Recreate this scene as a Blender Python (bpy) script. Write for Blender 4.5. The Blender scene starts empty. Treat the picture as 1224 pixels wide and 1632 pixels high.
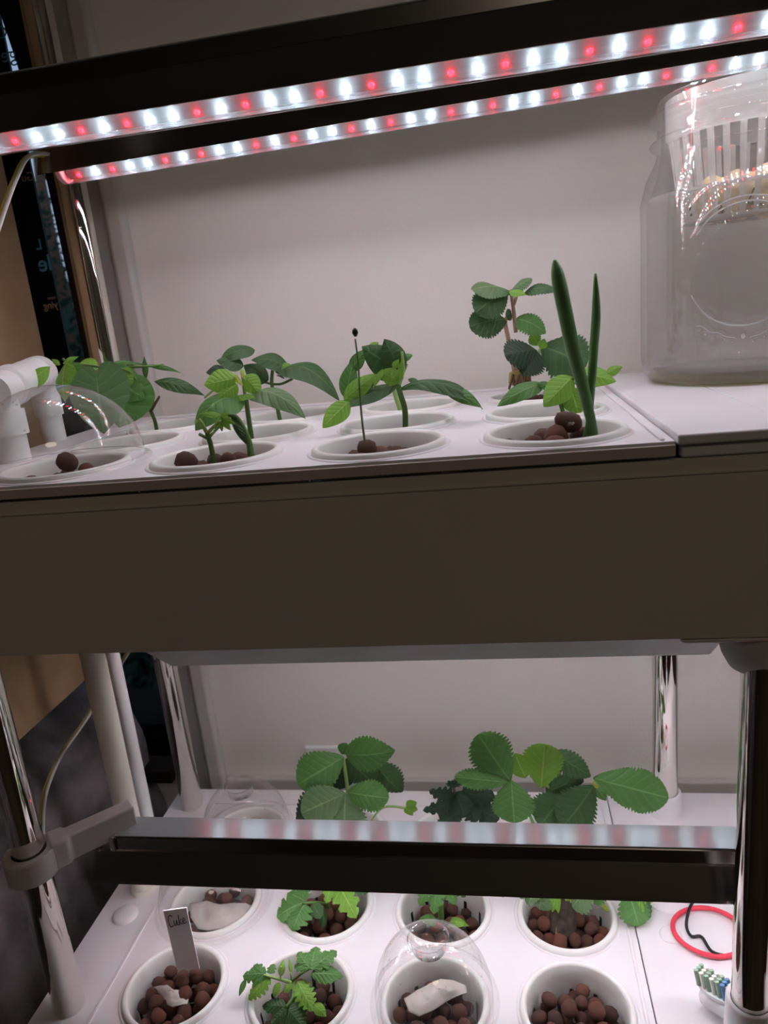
import bpy, math, random
from mathutils import Vector, Matrix, noise
random.seed(7)
C = bpy.context.scene.collection
SC = bpy.context.scene
# ------------------------------------------------------------------ camera
FPX = 1167.42
CAM = Vector((0.25291, -0.49202, 0.45216))
RR = Vector((0.9839, 0.1489, -0.0986)).normalized()      # image right in the world
RF = Vector((-0.1697, 0.9513, -0.2575)).normalized()      # viewing direction
RD = RF.cross(RR).normalized()                            # image down
cd = bpy.data.cameras.new('camera'); cam = bpy.data.objects.new('camera', cd); C.objects.link(cam)
cd.sensor_fit = 'VERTICAL'; cd.sensor_height = 24; cd.lens = 24 * FPX / 1632
cd.clip_start = 0.01; cd.clip_end = 60
cam.matrix_world = Matrix(((RR.x, -RD.x, -RF.x, CAM.x), (RR.y, -RD.y, -RF.y, CAM.y), (RR.z, -RD.z, -RF.z, CAM.z), (0, 0, 0, 1)))
cd.dof.use_dof = True; cd.dof.focus_distance = 0.47; cd.dof.aperture_fstop = 9.0
SC.camera = cam
SC.view_settings.view_transform = 'Standard'; SC.view_settings.look = 'None'
SC.view_settings.gamma = 1; SC.view_settings.use_curve_mapping = False
SC.view_settings.exposure = 0.14
LED_W, LED_R, LAMP = 165.0, 60.0, 2.8
# ------------------------------------------------------------------ world (dusk sky beyond the window)
w = bpy.data.worlds.new('world'); SC.world = w; w.use_nodes = True
wn = w.node_tree.nodes; bg = wn['Background']
tc = wn.new('ShaderNodeTexCoord'); sp = wn.new('ShaderNodeSeparateXYZ'); cr = wn.new('ShaderNodeValToRGB')
w.node_tree.links.new(tc.outputs['Generated'], sp.inputs[0]); w.node_tree.links.new(sp.outputs[2], cr.inputs[0])
w.node_tree.links.new(cr.outputs[0], bg.inputs[0])
cr.color_ramp.elements[0].position = 0.0; cr.color_ramp.elements[0].color = (.42, .56, .72, 1)
cr.color_ramp.elements[1].position = 0.8; cr.color_ramp.elements[1].color = (.16, .30, .60, 1)
bg.inputs[1].default_value = 0.8
# weak warm fill lamp, added out of view behind the photographer
ld = bpy.data.lights.new('added_fill_lamp', 'AREA'); ld.shape = 'DISK'; ld.size = 0.5; ld.energy = LAMP; ld.color = (1, .86, .66)
lo = bpy.data.objects.new('added_fill_light', ld); C.objects.link(lo); lo.location = (0.7, -1.7, 1.52)

# ------------------------------------------------------------------ helpers
def ray(u, v):
    return RR * ((u - 612) / FPX) + RD * ((v - 816) / FPX) + RF
def Y(u, v, y):
    r = ray(u, v); return CAM + r * ((y - CAM.y) / r.y)
def Zp(u, v, z):
    r = ray(u, v); return CAM + r * ((z - CAM.z) / r.z)
def depth(p): return (Vector(p) - CAM).dot(RF)

def mat(name, col, rough=.5, metal=0, noise_amt=0, nscale=30, bump=0, bscale=200, trans=0, coat=0, ior=1.45):
    m = bpy.data.materials.new(name); m.use_nodes = True
    nt = m.node_tree; b = nt.nodes['Principled BSDF']
    b.inputs['Base Color'].default_value = (*col, 1); b.inputs['Roughness'].default_value = rough
    b.inputs['Metallic'].default_value = metal; b.inputs['Transmission Weight'].default_value = trans
    b.inputs['IOR'].default_value = ior; b.inputs['Coat Weight'].default_value = coat
    t = nt.nodes.new('ShaderNodeTexCoord')
    if noise_amt:
        n = nt.nodes.new('ShaderNodeTexNoise'); n.inputs['Scale'].default_value = nscale; n.inputs['Detail'].default_value = 5
        nt.links.new(t.outputs['Object'], n.inputs['Vector'])
        r = nt.nodes.new('ShaderNodeValToRGB')
        r.color_ramp.elements[0].position = .3; r.color_ramp.elements[1].position = .7
        r.color_ramp.elements[0].color = (*[c * (1 - noise_amt) for c in col], 1)
        r.color_ramp.elements[1].color = (*[min(1, c * (1 + noise_amt)) for c in col], 1)
        nt.links.new(n.outputs[0], r.inputs[0]); nt.links.new(r.outputs[0], b.inputs['Base Color'])
    if bump:
        n = nt.nodes.new('ShaderNodeTexNoise'); n.inputs['Scale'].default_value = bscale; n.inputs['Detail'].default_value = 4
        nt.links.new(t.outputs['Object'], n.inputs['Vector'])
        bp = nt.nodes.new('ShaderNodeBump'); bp.inputs['Strength'].default_value = bump; bp.inputs['Distance'].default_value = .001
        nt.links.new(n.outputs[0], bp.inputs['Height']); nt.links.new(bp.outputs[0], b.inputs['Normal'])
    return m

def clear_mat(name, tint=(1, 1, 1), haze=0.0, hcol=(1, 1, 1), edge=0.0, rough=.02, spec=1.0):
    """thin clear plastic / glass: transparent + fresnel gloss (+ optional cloudiness)"""
    m = bpy.data.materials.new(name); m.use_nodes = True; nt = m.node_tree; N = nt.nodes; L = nt.links
    N.remove(N['Principled BSDF']); out = N['Material Output']
    tr = N.new('ShaderNodeBsdfTransparent'); tr.inputs[0].default_value = (*tint, 1)
    gl = N.new('ShaderNodeBsdfGlossy'); gl.inputs['Roughness'].default_value = rough
    df = N.new('ShaderNodeBsdfDiffuse'); df.inputs[0].default_value = (*hcol, 1)
    tl = N.new('ShaderNodeBsdfTranslucent'); tl.inputs[0].default_value = (*hcol, 1)
    md = N.new('ShaderNodeMixShader'); md.inputs[0].default_value = .5
    L.new(df.outputs[0], md.inputs[1]); L.new(tl.outputs[0], md.inputs[2])
    lw = N.new('ShaderNodeLayerWeight'); lw.inputs[0].default_value = .35
    mu = N.new('ShaderNodeMath'); mu.operation = 'MULTIPLY_ADD'; mu.inputs[1].default_value = edge; mu.inputs[2].default_value = haze
    L.new(lw.outputs['Facing'], mu.inputs[0])
    m1 = N.new('ShaderNodeMixShader'); L.new(mu.outputs[0], m1.inputs[0]); L.new(tr.outputs[0], m1.inputs[1]); L.new(md.outputs[0], m1.inputs[2])
    l2 = N.new('ShaderNodeLayerWeight'); l2.inputs[0].default_value = .5
    pw = N.new('ShaderNodeMath'); pw.operation = 'POWER'; pw.inputs[1].default_value = 4.5; L.new(l2.outputs['Facing'], pw.inputs[0])
    ms = N.new('ShaderNodeMath'); ms.operation = 'MULTIPLY_ADD'; ms.inputs[1].default_value = .75 * min(1, spec); ms.inputs[2].default_value = .045 * spec; L.new(pw.outputs[0], ms.inputs[0])
    m2 = N.new('ShaderNodeMixShader'); L.new(ms.outputs[0], m2.inputs[0]); L.new(m1.outputs[0], m2.inputs[1]); L.new(gl.outputs[0], m2.inputs[2])
    L.new(m2.outputs[0], out.inputs[0])
    return m

def emis(name, col, s):
    m = bpy.data.materials.new(name); m.use_nodes = True; b = m.node_tree.nodes['Principled BSDF']
    b.inputs['Base Color'].default_value = (*[min(1, c) for c in col], 1)
    b.inputs['Emission Color'].default_value = (*col, 1); b.inputs['Emission Strength'].default_value = s
    return m

def leaf_mat(name, c1, c2, vein, rough=.5, tl=.3, back=None):
    m = bpy.data.materials.new(name); m.use_nodes = True; nt = m.node_tree; N = nt.nodes; L = nt.links
    b = N['Principled BSDF']; b.inputs['Roughness'].default_value = rough; out = N['Material Output']
    uv = N.new('ShaderNodeUVMap'); uv.uv_map = 'leafuv'; sep = N.new('ShaderNodeSeparateXYZ'); L.new(uv.outputs[0], sep.inputs[0])
    def M(op, a, bb=None, c=None):
        n = N.new('ShaderNodeMath'); n.operation = op
        for i, x in enumerate((a, bb, c)):
            if x is None: continue
            if isinstance(x, (int, float)): n.inputs[i].default_value = x
            else: L.new(x, n.inputs[i])
        return n.outputs[0]
    u, v = sep.outputs[0], sep.outputs[1]
    av = M('ABSOLUTE', v)
    mid = M('LESS_THAN', av, .045)
    f = M('FRACT', M('MULTIPLY', M('SUBTRACT', u, M('MULTIPLY', av, .22)), 7.0))
    side = M('LESS_THAN', M('ABSOLUTE', M('SUBTRACT', f, .5)), .06)
    vn = M('MAXIMUM', mid, M('MULTIPLY', side, .36))
    tc_ = N.new('ShaderNodeTexCoord'); nz = N.new('ShaderNodeTexNoise'); nz.inputs['Scale'].default_value = 70; nz.inputs['Detail'].default_value = 4
    L.new(tc_.outputs['Object'], nz.inputs['Vector'])
    mx = N.new('ShaderNodeMix'); mx.data_type = 'RGBA'; mx.inputs[6].default_value = (*c1, 1); mx.inputs[7].default_value = (*c2, 1); L.new(nz.outputs[0], mx.inputs[0])
    mv = N.new('ShaderNodeMix'); mv.data_type = 'RGBA'; L.new(mx.outputs[2], mv.inputs[6]); mv.inputs[7].default_value = (*vein, 1)
    L.new(M('MULTIPLY', vn, .75), mv.inputs[0]); L.new(mv.outputs[2], b.inputs['Base Color'])
    # raised tissue between sunken veins
    h = M('ABSOLUTE', M('SUBTRACT', f, .5)); h2 = M('SUBTRACT', M('MINIMUM', h, .3), M('MULTIPLY', mid, .25))
    hn = M('ADD', h2, M('MULTIPLY', nz.outputs[0], .35))
    bp = N.new('ShaderNodeBump'); bp.inputs['Strength'].default_value = .7; bp.inputs['Distance'].default_value = .0012
    L.new(hn, bp.inputs['Height']); L.new(bp.outputs[0], b.inputs['Normal'])
    t = N.new('ShaderNodeBsdfTranslucent'); L.new(mv.outputs[2], t.inputs[0])
    ms = N.new('ShaderNodeMixShader'); ms.inputs[0].default_value = tl
    L.new(b.outputs[0], ms.inputs[1]); L.new(t.outputs[0], ms.inputs[2]); L.new(ms.outputs[0], out.inputs[0])
    return m

class MB:
    def __init__(s): s.v = []; s.f = []; s.uv = None
    def box(s, x0, x1, y0, y1, z0, z1):
        o = len(s.v)
        s.v += [(x, y, z) for z in (z0, z1) for (x, y) in ((x0, y0), (x1, y0), (x1, y1), (x0, y1))]
        s.f += [tuple(o + i for i in q) for q in ((0, 3, 2, 1), (4, 5, 6, 7), (0, 1, 5, 4), (1, 2, 6, 5), (2, 3, 7, 6), (3, 0, 4, 7))]
        return s
    def tube(s, pts, rad, seg=10, cap=True):
        pts = [Vector(p) for p in pts]; n = len(pts)
        if not hasattr(rad, '__len__'): rad = [rad] * n
        o = len(s.v); prev = None
        for i, p in enumerate(pts):
            t = (pts[min(i + 1, n - 1)] - pts[max(i - 1, 0)]).normalized()
            if prev is None:
                a = Vector((0, 0, 1)) if abs(t.z) < .9 else Vector((1, 0, 0)); nx = t.cross(a).normalized()
            else: nx = (prev - t * prev.dot(t)).normalized()
            prev = nx; ny = t.cross(nx)
            for k in range(seg):
                a = 2 * math.pi * k / seg; s.v.append(tuple(p + (nx * math.cos(a) + ny * math.sin(a)) * rad[i]))
        for i in range(n - 1):
            for k in range(seg):
                k2 = (k + 1) % seg; s.f.append((o + i * seg + k, o + i * seg + k2, o + (i + 1) * seg + k2, o + (i + 1) * seg + k))
        if cap:
            s.f.append(tuple(o + k for k in range(seg))[::-1]); s.f.append(tuple(o + (n - 1) * seg + k for k in range(seg)))
        return s
    def lathe(s, prof, c=(0, 0, 0), seg=48, close=False, skip=None):
        o = len(s.v); n = len(prof)
        for (r, z) in prof:
            for k in range(seg):
                a = 2 * math.pi * k / seg; s.v.append((c[0] + r * math.cos(a), c[1] + r * math.sin(a), c[2] + z))
        for i in range(n if close else n - 1):
            j = (i + 1) % n
            for k in range(seg):
                if skip and skip(i, k): continue
                k2 = (k + 1) % seg; s.f.append((o + i * seg + k, o + i * seg + k2, o + j * seg + k2, o + j * seg + k))
        return s
    def disc(s, c, r, seg=32):
        o = len(s.v); s.v += [(c[0] + r * math.cos(2 * math.pi * k / seg), c[1] + r * math.sin(2 * math.pi * k / seg), c[2]) for k in range(seg)]
        s.f.append(tuple(range(o, o + seg))); return s
    def prism(s, poly, x0, x1):           # polygon in (y,z) extruded along x
        o = len(s.v); n = len(poly)
        for x in (x0, x1): s.v += [(x, p[0], p[1]) for p in poly]
        s.f += [(o + i, o + (i + 1) % n, o + n + (i + 1) % n, o + n + i) for i in range(n)]
        s.f += [tuple(range(o, o + n))[::-1], tuple(range(o + n, o + 2 * n))]
        return s
    def prismz(s, poly, z0, z1):          # polygon in (x,y) extruded along z
        o = len(s.v); n = len(poly)
        for z in (z0, z1): s.v += [(p[0], p[1], z) for p in poly]
        s.f += [(o + i, o + (i + 1) % n, o + n + (i + 1) % n, o + n + i) for i in range(n)]
        s.f += [tuple(range(o, o + n))[::-1], tuple(range(o + n, o + 2 * n))]
        return s
    def build(s, name, m, parent=None, smooth=False, bevel=0, loc=None, mesh=None, auto=None):
        if mesh is None:
            mesh = bpy.data.meshes.new(name); mesh.from_pydata(s.v, [], s.f); mesh.update()
            if m: mesh.materials.append(m)
            if smooth: mesh.polygons.foreach_set('use_smooth', [True] * len(mesh.polygons))
            if auto: mesh.set_sharp_from_angle(angle=math.radians(auto))
            if s.uv:
                l = mesh.uv_layers.new(name='leafuv')
                for p in mesh.polygons:
                    for li in p.loop_indices: l.data[li].uv = s.uv[mesh.loops[li].vertex_index]
        o = bpy.data.objects.new(name, mesh); C.objects.link(o)
        if loc: o.location = loc
        if parent: put(o, parent)
        if bevel:
            b = o.modifiers.new('bevel', 'BEVEL'); b.width = bevel; b.segments = 3; b.limit_method = 'ANGLE'; b.angle_limit = math.radians(35)
            mesh.polygons.foreach_set('use_smooth', [True] * len(mesh.polygons)); mesh.set_sharp_from_angle(angle=math.radians(40))
        return o
def put(o, parent):                      # meshes are written in world coordinates; keep them there
    o.parent = parent; o.matrix_parent_inverse = Matrix.Translation(parent.location).inverted()
def thing(name, label, cat, loc=(0, 0, 0), group=None):
    o = bpy.data.objects.new(name, None); C.objects.link(o); o.location = loc; o.empty_display_size = .01
    return tag(o, label, cat, group)
def tag(o, label, cat, group=None, kind=None):
    o['label'] = label; o['category'] = cat
    if group: o['group'] = group
    if kind: o['kind'] = kind
    return o
def struct(o): o['kind'] = 'structure'; return o
def smoothpts(pts, n=6):                  # Catmull-Rom
    P = [Vector(p) for p in pts]
    if len(P) < 3: return P
    P = [2 * P[0] - P[1]] + P + [2 * P[-1] - P[-2]]; out = []
    for i in range(1, len(P) - 2):
        for k in range(n):
            t = k / n; a, b, c, d = P[i - 1], P[i], P[i + 1], P[i + 2]
            out.append(.5 * ((2 * b) + (c - a) * t + (2 * a - 5 * b + 4 * c - d) * t * t + (3 * b - a - 3 * c + d) * t ** 3))
    out.append(P[-2]); return out
def text_mesh(body, size, shear=0, bold=0):
    cu = bpy.data.curves.new('txt', 'FONT'); cu.body = body; cu.size = size; cu.shear = shear; cu.offset = bold; cu.extrude = 0.00004
    o = bpy.data.objects.new('txt', cu); C.objects.link(o)
    dg = bpy.context.evaluated_depsgraph_get(); me = bpy.data.meshes.new_from_object(o.evaluated_get(dg))
    bpy.data.objects.remove(o); return me

# ------------------------------------------------------------------ materials
M_tray = mat('white_plastic', (.80, .78, .80), .42, noise_amt=.03, nscale=18)
M_tub = mat('tub_plastic', (.70, .67, .60), .38, noise_amt=.04, nscale=12)
M_lip = mat('tray_edge_plastic', (.62, .54, .50), .45)
M_cup = mat('cup_plastic', (.83, .83, .80), .35, noise_amt=.02)
M_chrome = mat('chrome', (.78, .76, .72), .045, 1)
M_alu = mat('polished_aluminium', (.60, .58, .57), .20, 1)
M_strip = mat('satin_grey_strip', (.44, .47, .50), .19)
M_alur = mat('painted_hood', (.55, .51, .56), .3)
M_hood = mat('hood_metal', (.34, .31, .30), .22, 1)
M_clamp = mat('grey_clamp_plastic', (.62, .58, .58), .5, noise_amt=.03)
M_pvc = mat('pvc_plastic', (.78, .76, .68), .4, noise_amt=.02)
M_pvcw = mat('white_pvc', (.85, .87, .86), .4)
M_wall = mat('wall_paint', (.86, .825, .775), .85, bump=.25, bscale=420, noise_amt=.02, nscale=4)
M_room = mat('room_wall_paint', (.36, .33, .29), .9)
M_trim = mat('trim_paint', (.62, .60, .57), .5)
M_card = mat('cardboard', (.40, .27, .15), .85, noise_amt=.08, nscale=35, bump=.2)
M_black = mat('black_reflection_and_cap', (.006, .006, .007), .35)
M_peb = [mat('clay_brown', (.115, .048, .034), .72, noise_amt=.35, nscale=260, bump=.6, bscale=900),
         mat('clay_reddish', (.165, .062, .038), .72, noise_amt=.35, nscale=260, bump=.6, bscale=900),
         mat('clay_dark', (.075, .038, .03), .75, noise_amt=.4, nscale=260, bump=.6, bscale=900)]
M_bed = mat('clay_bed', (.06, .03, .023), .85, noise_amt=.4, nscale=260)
M_led_w = emis('led_white', (.82, 1, 1.10), LED_W); M_led_r = emis('led_red', (1.0, .002, .0045), LED_R)
M_led_w2 = emis('led_white_lower', (.82, 1, 1.10), LED_W * .80); M_led_r2 = emis('led_red_lower', (1.0, .002, .0045), LED_R * .80)
M_board = mat('led_board', (.17, .175, .18), .4)
M_tube = clear_mat('clear_tube', haze=.035, hcol=(.85, .88, .95), edge=.05, rough=.12)
M_pinkcap = mat('pink_end_cap', (.75, .42, .45), .35)
M_dome = clear_mat('clear_dome_plastic', tint=(.985, .985, .98), haze=.015, hcol=(.95, .95, .95), edge=.10, spec=1.5)
M_glass = clear_mat('jar_glass', tint=(.988, .99, .985), haze=.0, hcol=(.85, .85, .82), edge=.10, spec=1.5)
M_water = clear_mat('cloudy_water', tint=(.985, .98, .965), haze=.22, hcol=(.98, .96, .92), spec=.3)
M_frost = clear_mat('frosted_net_plastic', tint=(.95, .95, .95), haze=.45, hcol=(.98, .97, .94))
M_stemg = mat('green_stem', (.10, .20, .045), .5, noise_amt=.2, nscale=80)
M_steml = mat('light_green_stem', (.30, .45, .14), .5, noise_amt=.15, nscale=80)
M_stemb = mat('tan_stem', (.42, .27, .17), .6, noise_amt=.2, nscale=90)
M_root = mat('root_brown', (.17, .09, .05), .8, noise_amt=.4, nscale=150)
M_paper = mat('wet_tissue', (.56, .52, .48), .55, noise_amt=.12, nscale=60, bump=.8, bscale=120)
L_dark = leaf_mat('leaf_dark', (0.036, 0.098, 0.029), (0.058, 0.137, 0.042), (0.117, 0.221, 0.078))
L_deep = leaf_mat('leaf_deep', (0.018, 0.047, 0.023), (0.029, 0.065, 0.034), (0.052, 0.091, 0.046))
L_heart = leaf_mat('leaf_broad', (.10, .22, .085), (.14, .27, .11), (.26, .42, .18))
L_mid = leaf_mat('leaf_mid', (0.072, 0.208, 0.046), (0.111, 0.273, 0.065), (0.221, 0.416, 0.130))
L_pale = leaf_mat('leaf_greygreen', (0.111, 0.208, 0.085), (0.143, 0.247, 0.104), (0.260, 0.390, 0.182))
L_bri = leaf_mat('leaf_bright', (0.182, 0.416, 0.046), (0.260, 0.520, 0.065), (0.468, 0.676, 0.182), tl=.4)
L_yel = leaf_mat('leaf_yellowgreen', (0.442, 0.546, 0.065), (0.546, 0.650, 0.104), (0.650, 0.700, 0.260), tl=.4)

# ------------------------------------------------------------------ key dimensions
H = 0.383                 # upper tray surface (lower one is z = 0)
X0, PX = -0.0045, 0.0942  # cup grid
YR = (-0.1035, -0.0240, 0.0580)
XL, XR, YF, YB, PR = -0.0765, 0.3745, -0.1225, 0.098, 0.0105
WALLY = 0.19
# ------------------------------------------------------------------ room
wb = MB()
for (a, b, c, d) in ((-1.6, -1.15, -.9, 1.6), (-.130, 1.9, -.9, 1.6), (-1.15, -.130, -.9, -.005), (-1.15, -.130, 1.15, 1.6)):
    wb.box(a, b, WALLY, WALLY + .10, c, d)
struct(wb.build('wall_back', M_wall))
struct(MB().box(-1.7, -1.6, -2.7, .29, -.9, 1.6).build('wall_left', M_room))
struct(MB().box(1.9, 2.0, -2.7, .29, -.9, 1.6).build('wall_right', M_room))
struct(MB().box(-1.7, 2.0, -2.8, -2.7, -.9, 1.6).build('wall_front', M_room))
struct(MB().box(-1.7, 2.0, -2.8, .29, 1.6, 1.7).build('ceiling', M_room))
struct(MB().box(-1.7, 2.0, -2.8, .29, -1.0, -.9).build('floor', mat('floor_wood', (.10, .07, .05), .5, noise_amt=.3, nscale=6)))
tr = struct(MB().box(-.131, -.116, WALLY - .012, WALLY + .03, -.9, 1.2).build('trim_1', M_trim, bevel=.002))
struct(MB().box(-.1155, -.0975, WALLY - .008, WALLY, -.9, 1.2).build('trim_2', mat('trim_paint_grey', (.42, .40, .38), .5), bevel=.003))
struct(MB().box(-.0965, -.078, WALLY - .014, WALLY, -.9, 1.2).build('trim_3', M_trim, bevel=.004))
bb = struct(MB().box(-.078, 1.9, WALLY - .008, WALLY, -.12, -.03).build('baseboard_back', M_trim, bevel=.002))
# window
win = struct(MB().box(-1.15, -.130, WALLY + .05, WALLY + .054, -.005, 1.15).build('window_1', clear_mat('window_glass', spec=.6)))
M_frame = mat('brown_window_frame', (.018, .013, .010), .9)
M_frame.node_tree.nodes['Principled BSDF'].inputs['Specular IOR Level'].default_value = .05
put(struct(MB().box(-1.15, -.130, WALLY + .035, WALLY + .07, -.045, .014).build('window_frame', M_frame)), win)
put(struct(MB().box(-1.15, -.130, WALLY + .072, WALLY + .14, -.02, .004).build('outer_dark_cover', M_frame)), win)  # dark cover added so the wall top shows no skylight
put(struct(MB().box(-1.15, -.130, WALLY - .03, WALLY + .06, -.02, -.005).build('window_sill', M_frame)), win)
# fixture of the added fill lamp, out of view
lt = thing('added_fill_lamp', 'added round fill lamp, unseen high behind the photographer', 'lamp', (.7, -1.7, 1.6))
MB().lathe([(.0, -.045), (.24, -.045), (.26, 0), (0, 0)], (.7, -1.7, 1.6)).build('fill_lamp_shade', mat('lamp_white', (.8, .75, .65), .6), lt, smooth=True)
# outlet plate behind strawberry
op = tag(MB().box(Y(487, 1190, WALLY).x, Y(487, 1190, WALLY).x + .075, WALLY - .006, WALLY - .0002, Y(487, 1186, WALLY).z - .05, Y(487, 1186, WALLY).z).build('wall_plate', M_pvcw, bevel=.002),
         'white plastic plate on the wall behind the lower leafy strawberry plant', 'plate')

# outside trees
def leafcluster(name, c, rad, n, m, size, seed):
    rnd = random.Random(seed); b = MB()
    for i in range(n):
        p = Vector((rnd.gauss(0, .5), rnd.gauss(0, .5), rnd.gauss(0, .5)))
        p = Vector((c[0] + p.x * rad[0], c[1] + p.y * rad[1], c[2] + p.z * rad[2]))
        a = Vector((rnd.uniform(-1, 1), rnd.uniform(-1, 1), rnd.uniform(-1, 1))).normalized(); t = a.orthogonal().normalized(); q = a.cross(t)
        s = size * rnd.uniform(.5, 1.3); o = len(b.v)
        b.v += [tuple(p - t * s), tuple(p + q * s * .5), tuple(p + t * s), tuple(p - q * s * .5)]; b.f.append((o, o + 1, o + 2, o + 3))
    return b
M_out = mat('outdoor_leaves', (.03, .055, .035), .6)
tt = thing('garden_tree', 'dark green tree outside seen through the narrow window gap', 'tree', (-2.05, 3.3, -.9))
bt = leafcluster('foliage', (-2.0, 3.3, -.05), (1.2, .7, .80), 9000, M_out, .045, 3); fo = bt.build('foliage', M_out, tt); fo['kind'] = 'stuff'
bt2 = leafcluster('foliage', (-1.92, 3.1, 1.0), (.28, .4, .45), 900, M_out, .02, 5); fo = bt2.build('upper_foliage', M_out, tt); fo['kind'] = 'stuff'
MB().tube([(-2.05, 3.3, -.9), (-2.0, 3.25, 0), (-1.94, 3.1, .9), (-1.9, 3.1, 1.5)], [.10, .08, .045, .01], 8).build('trunk', M_root, tt)
tag(MB().box(-14, 6, .55, 12, -1.1, -.9).build('garden_ground', mat('grass_ground', (.03, .05, .02), .9, noise_amt=.4)), 'dark ground of the garden beyond the window', 'ground')['kind'] = 'structure'

sh = leafcluster('shrub', (-.80, 1.25, -.62), (.42, .25, .60), 9500, M_out, .024, 9).build('shrub', M_out)
tag(sh, 'dark green shrub outside, low in the window behind the pipes', 'shrub')
# ------------------------------------------------------------------ rack
def yr(r, z): return YR[r] + (.0030 if (r == 0 and z > .1) else 0)
def circ_poly(cx, cy, r, n): return [(cx + r * math.cos(2 * math.pi * k / n), cy + r * math.sin(2 * math.pi * k / n)) for k in range(n)]
def tray_top(name, x0, x1, y0, y1, z, parent, label=None, th=.004):
    """white lid with 12 round cut-outs"""
    b = MB(); R = .0348; n = 32
    xs = [x0] + [X0 + (k - .5) * PX + (0 if k else .0) for k in range(0, 5)]; xs = [x0, X0 - .047, X0 + .0471, X0 + .0471 + PX, X0 + .0471 + 2 * PX, X0 + .047 + 3 * PX, x1]
    ys = [y0, YR[0] + .0395, YR[1] + .041, YR[2] + .040, y1]
    def cell(xa, xb, ya, yb, hole):
        if not hole:
            o = len(b.v); b.v += [(xa, ya, z), (xb, ya, z), (xb, yb, z), (xa, yb, z)]; b.f.append((o, o + 1, o + 2, o + 3)); return
        cx, cy = hole; o = len(b.v); sq = []
        for k in range(n):
            a = 2 * math.pi * (k + .5) / n; dx, dy = math.cos(a), math.sin(a)
            t = min((xb - cx) / dx if dx > 0 else (xa - cx) / dx, (yb - cy) / dy if dy > 0 else (ya - cy) / dy)
            sq.append((cx + dx * t, cy + dy * t, z))
        # snap four outer points to the corners
        for (px, py) in ((xa, ya), (xb, ya), (xb, yb), (xa, yb)):
            k = min(range(n), key=lambda k: (sq[k][0] - px) ** 2 + (sq[k][1] - py) ** 2); sq[k] = (px, py, z)
        ri = [(cx + R * math.cos(2 * math.pi * (k + .5) / n), cy + R * math.sin(2 * math.pi * (k + .5) / n)) for k in range(n)]
        b.v += sq + [(p[0], p[1], z) for p in ri] + [(p[0], p[1], z - th) for p in ri]
        for k in range(n):
            k2 = (k + 1) % n; b.f += [(o + k, o + k2, o + n + k2, o + n + k), (o + n + k, o + n + k2, o + 2 * n + k2, o + 2 * n + k)]
    for j in range(4):
        for i in range(6):
            hole = None
            if 1 <= i <= 4 and j < 3: hole = (X0 + (i - 1) * PX, yr(j, z))
            cell(xs[i], xs[i + 1], ys[j], ys[j + 1], hole)
    o = len(b.v)
    b.v += [(x0, y0, z), (x1, y0, z), (x1, y1, z), (x0, y1, z), (x0, y0, z - th), (x1, y0, z - th), (x1, y1, z - th), (x0, y1, z - th)]
    b.f += [(o, o + 4, o + 5, o + 1), (o + 1, o + 5, o + 6, o + 2), (o + 2, o + 6, o + 7, o + 3), (o + 3, o + 7, o + 4, o)]
    return b.build(name, M_tray, parent)

def tank(label, zt, y0, y1, xl, xd, xr, hb, front, upper):
    t = thing('growing_tank', label, 'tank', (.15, 0, zt - hb))
    tray_top('planting_lid', xl, xd, y0, y1, zt, t)
    ypl = y0 + (.0 if upper else 0)
    # lid edge band along the front
    MB().box(xl, xd, y0 - .0012, y0 + .001, zt - .0070, zt - .0015).build('lid_edge', M_lip, t, bevel=.0005)
    # tub: open box with front wall
    b = MB(); th = .003; yf = y0 + .0015; b.box(xl + .001, xr, yf, yf + th, zt - hb, zt - .009)
    b.box(xl + .001, xr, y1 - th, y1, zt - hb, zt - .006); b.box(xl + .001, xl + .001 + th, yf + th, y1 - th, zt - hb, zt - .006)
    b.box(xr - th, xr, yf + th, y1 - th, zt - hb, zt - .006); b.box(xl + .001, xr, yf, y1, zt - hb - .003, zt - hb)
    b.build('tub', M_tub, t)
    MB().box(xl + .0015, xr, yf - .0010, yf + .001, zt - .0165, zt - .0158).build('moulded_line', M_tub, t)
    return t
up = tank('dark-fronted upper growing tank with white planting lid and bean seedlings', H, -.1400, .150, -.0985, .3300, .62, .0978, True, True)
low = tank('lower white growing tank whose lid carries the chrome posts', 0, -.1500, .1234, -.0997, .3262, .62, .105, True, False)
# moulded ribs on lids
for (t, z, y0, y1, xd) in ((up, H, -.1375, .150, .3300), (low, 0, -.147, .1234, .3262)):
    MB().box(-.0560, -.0535, y0, y1 - .022, z, z + .0011).build('lid_rib', M_tray, t, bevel=.0005)
    MB().box(-.0560, xd - .004, y1 - .0235, y1 - .021, z, z + .0011).build('lid_rib', M_tray, t, bevel=.0005)
    MB().box(xd - .0062, xd - .0040, y0, y1 - .022, z, z + .0011).build('lid_rib', M_tray, t, bevel=.0005)
# right-hand cover plates
cp = thing('cover_plate', 'white raised cover plate with thin front edge under the glass jar', 'cover plate', (.45, 0, H - .008))
MB().box(.3308, .3845, -.1415, .150, H - .002, H + .0032).build('plate', M_tray, cp, bevel=.0012)
MB().box(.3850, .62, -.1400, .150, H - .002, H + .0032).build('plate', M_tray, cp, bevel=.0012)
MB().box(.3330, .62, -.1385, -.1325, H - .0085, H - .0028).build('edge_strip', M_tray, cp, bevel=.001)
MB().box(.3340, .62, -.1365, -.1285, H - .1055, H - .1002).build('lower_rim', M_tub, up, bevel=.003)
cpl = thing('cover_plate', 'flat white cover plate with round caps at lower right', 'cover plate', (.45, 0, -.004))
MB().box(.3270, .62, -.150, .1234, -.004, .0012).build('plate', M_tray, cpl, bevel=.001)
M_out.node_tree.nodes['Principled BSDF'].inputs['Specular IOR Level'].default_value = .1
M_cap = mat('cap_plastic', (.84, .82, .84), .35)
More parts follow.
